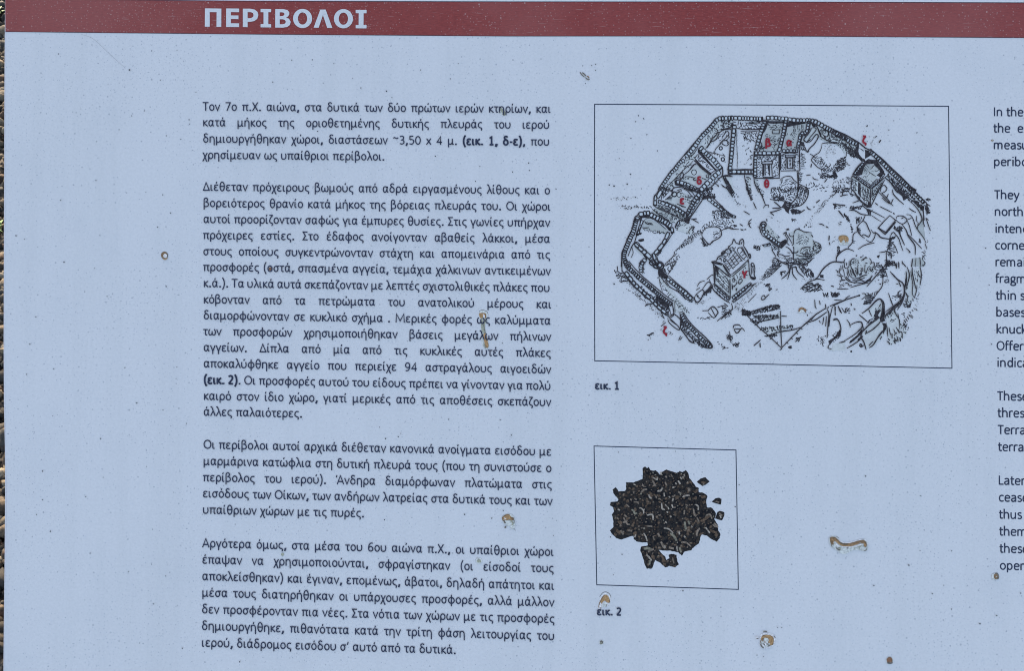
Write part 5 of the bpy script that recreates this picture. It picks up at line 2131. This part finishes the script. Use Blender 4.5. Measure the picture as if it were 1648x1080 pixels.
def b_stone(nt, p):
    at = nt.nodes.new('ShaderNodeAttribute'); at.attribute_name = 'tone'
    co = geo_pos(nt)
    n_ = ramp(nt, noise(nt, co, 180, 4, .65), .3, .7, .55, 1.15)
    mx = nt.nodes.new('ShaderNodeVectorMath'); mx.operation = 'SCALE'
    nt.links.new(at.outputs['Color'], mx.inputs[0]); nt.links.new(n_, mx.inputs['Scale'])
    nt.links.new(mx.outputs[0], p.inputs['Base Color'])
    p.inputs['Roughness'].default_value = .85
M_STONE = material('gravel_stone', b_stone)
ico_v = []; t_ = (1 + 5 ** .5) / 2
for a, b in ((-1, t_), (1, t_), (-1, -t_), (1, -t_)):
    ico_v += [(a, b, 0), (0, a, b), (b, 0, a)]
ico_v = [Vector(v).normalized() for v in ico_v]
import bmesh
bm = bmesh.new(); bmesh.ops.create_icosphere(bm, subdivisions=2, radius=1)
iv = [v.co.copy() for v in bm.verts]; ifc = [[v.index for v in f.verts] for f in bm.faces]; bm.free()
mb = MB(); tones = []
rs = random.Random(3)
camx = cam.matrix_world.translation
PAL = [tuple(.72 * q_ * k_ for q_, k_ in zip(p_, (1.05, .95, .82))) for p_ in [(.12, .095, .07), (.08, .065, .05), (.05, .045, .04), (.20, .17, .13), (.10, .06, .04), (.035, .032, .03), (.30, .27, .22), (.07, .07, .07), (.03, .026, .022)]]
bm = bmesh.new(); bmesh.ops.create_icosphere(bm, subdivisions=1, radius=1)
iv1 = [v.co.copy() for v in bm.verts]; ifc1 = [[v.index for v in f.verts] for f in bm.faces]; bm.free()
def stone(x, y, z, r, iv=iv, ifc=ifc):
    e = Euler((rs.uniform(0, 6), rs.uniform(0, 6), rs.uniform(0, 6))).to_matrix()
    s = (r * rs.uniform(.8, 1.3), r * rs.uniform(.6, 1.0), r * rs.uniform(.4, .75))
    off = Vector((rs.uniform(-9, 9), rs.uniform(-9, 9), rs.uniform(-9, 9)))
    vs = []
    for v in iv:
        k = 1 + .22 * math.sin(v.x * 3.1 + off.x) * math.cos(v.y * 2.7 + off.y) + .10 * math.sin(v.z * 6 + off.z + v.x * 4)
        q = e @ Vector((v.x * s[0] * k, v.y * s[1] * k, v.z * s[2] * k))
        vs.append((x + q.x, y + q.y, z + q.z))
    mb.add(vs, ifc)
    c = rs.choice(PAL); j = rs.uniform(.7, 1.15)
    tones.extend([(c[0] * j, c[1] * j, c[2] * j, 1)] * len(vs))
def ground_hit(px, py):
    d = cam.matrix_world.to_3x3() @ Vector(((px - 824) / F_PX, -(py - 540) / F_PX, -1))
    t = -camx.z / d.z
    return camx.x + d.x * t, camx.y + d.y * t
far = ground_hit(0, -60); near = ground_hit(0, 1140)
for i in range(6500):
    t = rs.random() ** 1.0
    y = near[1] - .1 + (far[1] - near[1] + .2) * t
    xc = near[0] + (far[0] - near[0]) * max(0, min(1, (y - near[1]) / (far[1] - near[1])))
    stone(xc + rs.gauss(0, .10), y, rs.uniform(-.002, .012), rs.choice((.004, .005, .007, .009, .012, .018)) * rs.uniform(.8, 1.2))
for i in range(12000):
    x = rs.uniform(-2.4, 3.0); y = rs.uniform(-1.9, 3.2)
    stone(x, y, rs.uniform(-.004, .008), rs.choice((.009, .013, .018, .024)), iv1, ifc1)
g = mb.build('gravel', M_STONE, None, 'stuff')
at = g.data.color_attributes.new('tone', 'FLOAT_COLOR', 'POINT')
for i, c in enumerate(tones): at.data[i].color = c
for p in g.data.polygons: p.use_smooth = True

# low weeds growing in the gravel beside the board's left edge
def b_leaf(nt, p):
    co = geo_pos(nt)
    nt.links.new(mixc(nt, ramp(nt, noise(nt, co, 40, 2), .3, .7), (.035, .09, .012), (.10, .19, .03)), p.inputs['Base Color'])
    p.inputs['Roughness'].default_value = .6
M_LEAF = material('weed_leaf', b_leaf)
def weed(py, label, k):
    x, y = ground_hit(1.5, py)
    mb = MB()
    for i in range(26):
        a = rs.uniform(0, 6.28); L = rs.uniform(.015, .042) * k; w = L * .28; el = rs.uniform(.2, 1.1)
        u = Vector((math.cos(a) * math.cos(el), math.sin(a) * math.cos(el), math.sin(el))); s = Vector((-math.sin(a), math.cos(a), 0))
        mid = u * L * .55 + Vector((0, 0, .1 * L)); tip = u * L - Vector((0, 0, .12 * L))
        mb.add([tuple(s * w * .2), tuple(-s * w * .2), tuple(mid - s * w * .5), tuple(mid + s * w * .5), tuple(tip), tuple(mid + Vector((0, 0, w * .12)))],
               [(0, 1, 5), (1, 2, 5), (2, 4, 5), (4, 3, 5), (3, 0, 5)])
    o = mb.build('weed', M_LEAF); o.location = (x, y, .014)
    o['label'] = label; o['category'] = 'weed'; o['group'] = 'weeds in the gravel beside the board'
weed(377, 'green weed in the gravel at mid height of the left edge', 1.0)
weed(30, 'green weed in the gravel at the top of the left edge', .8)
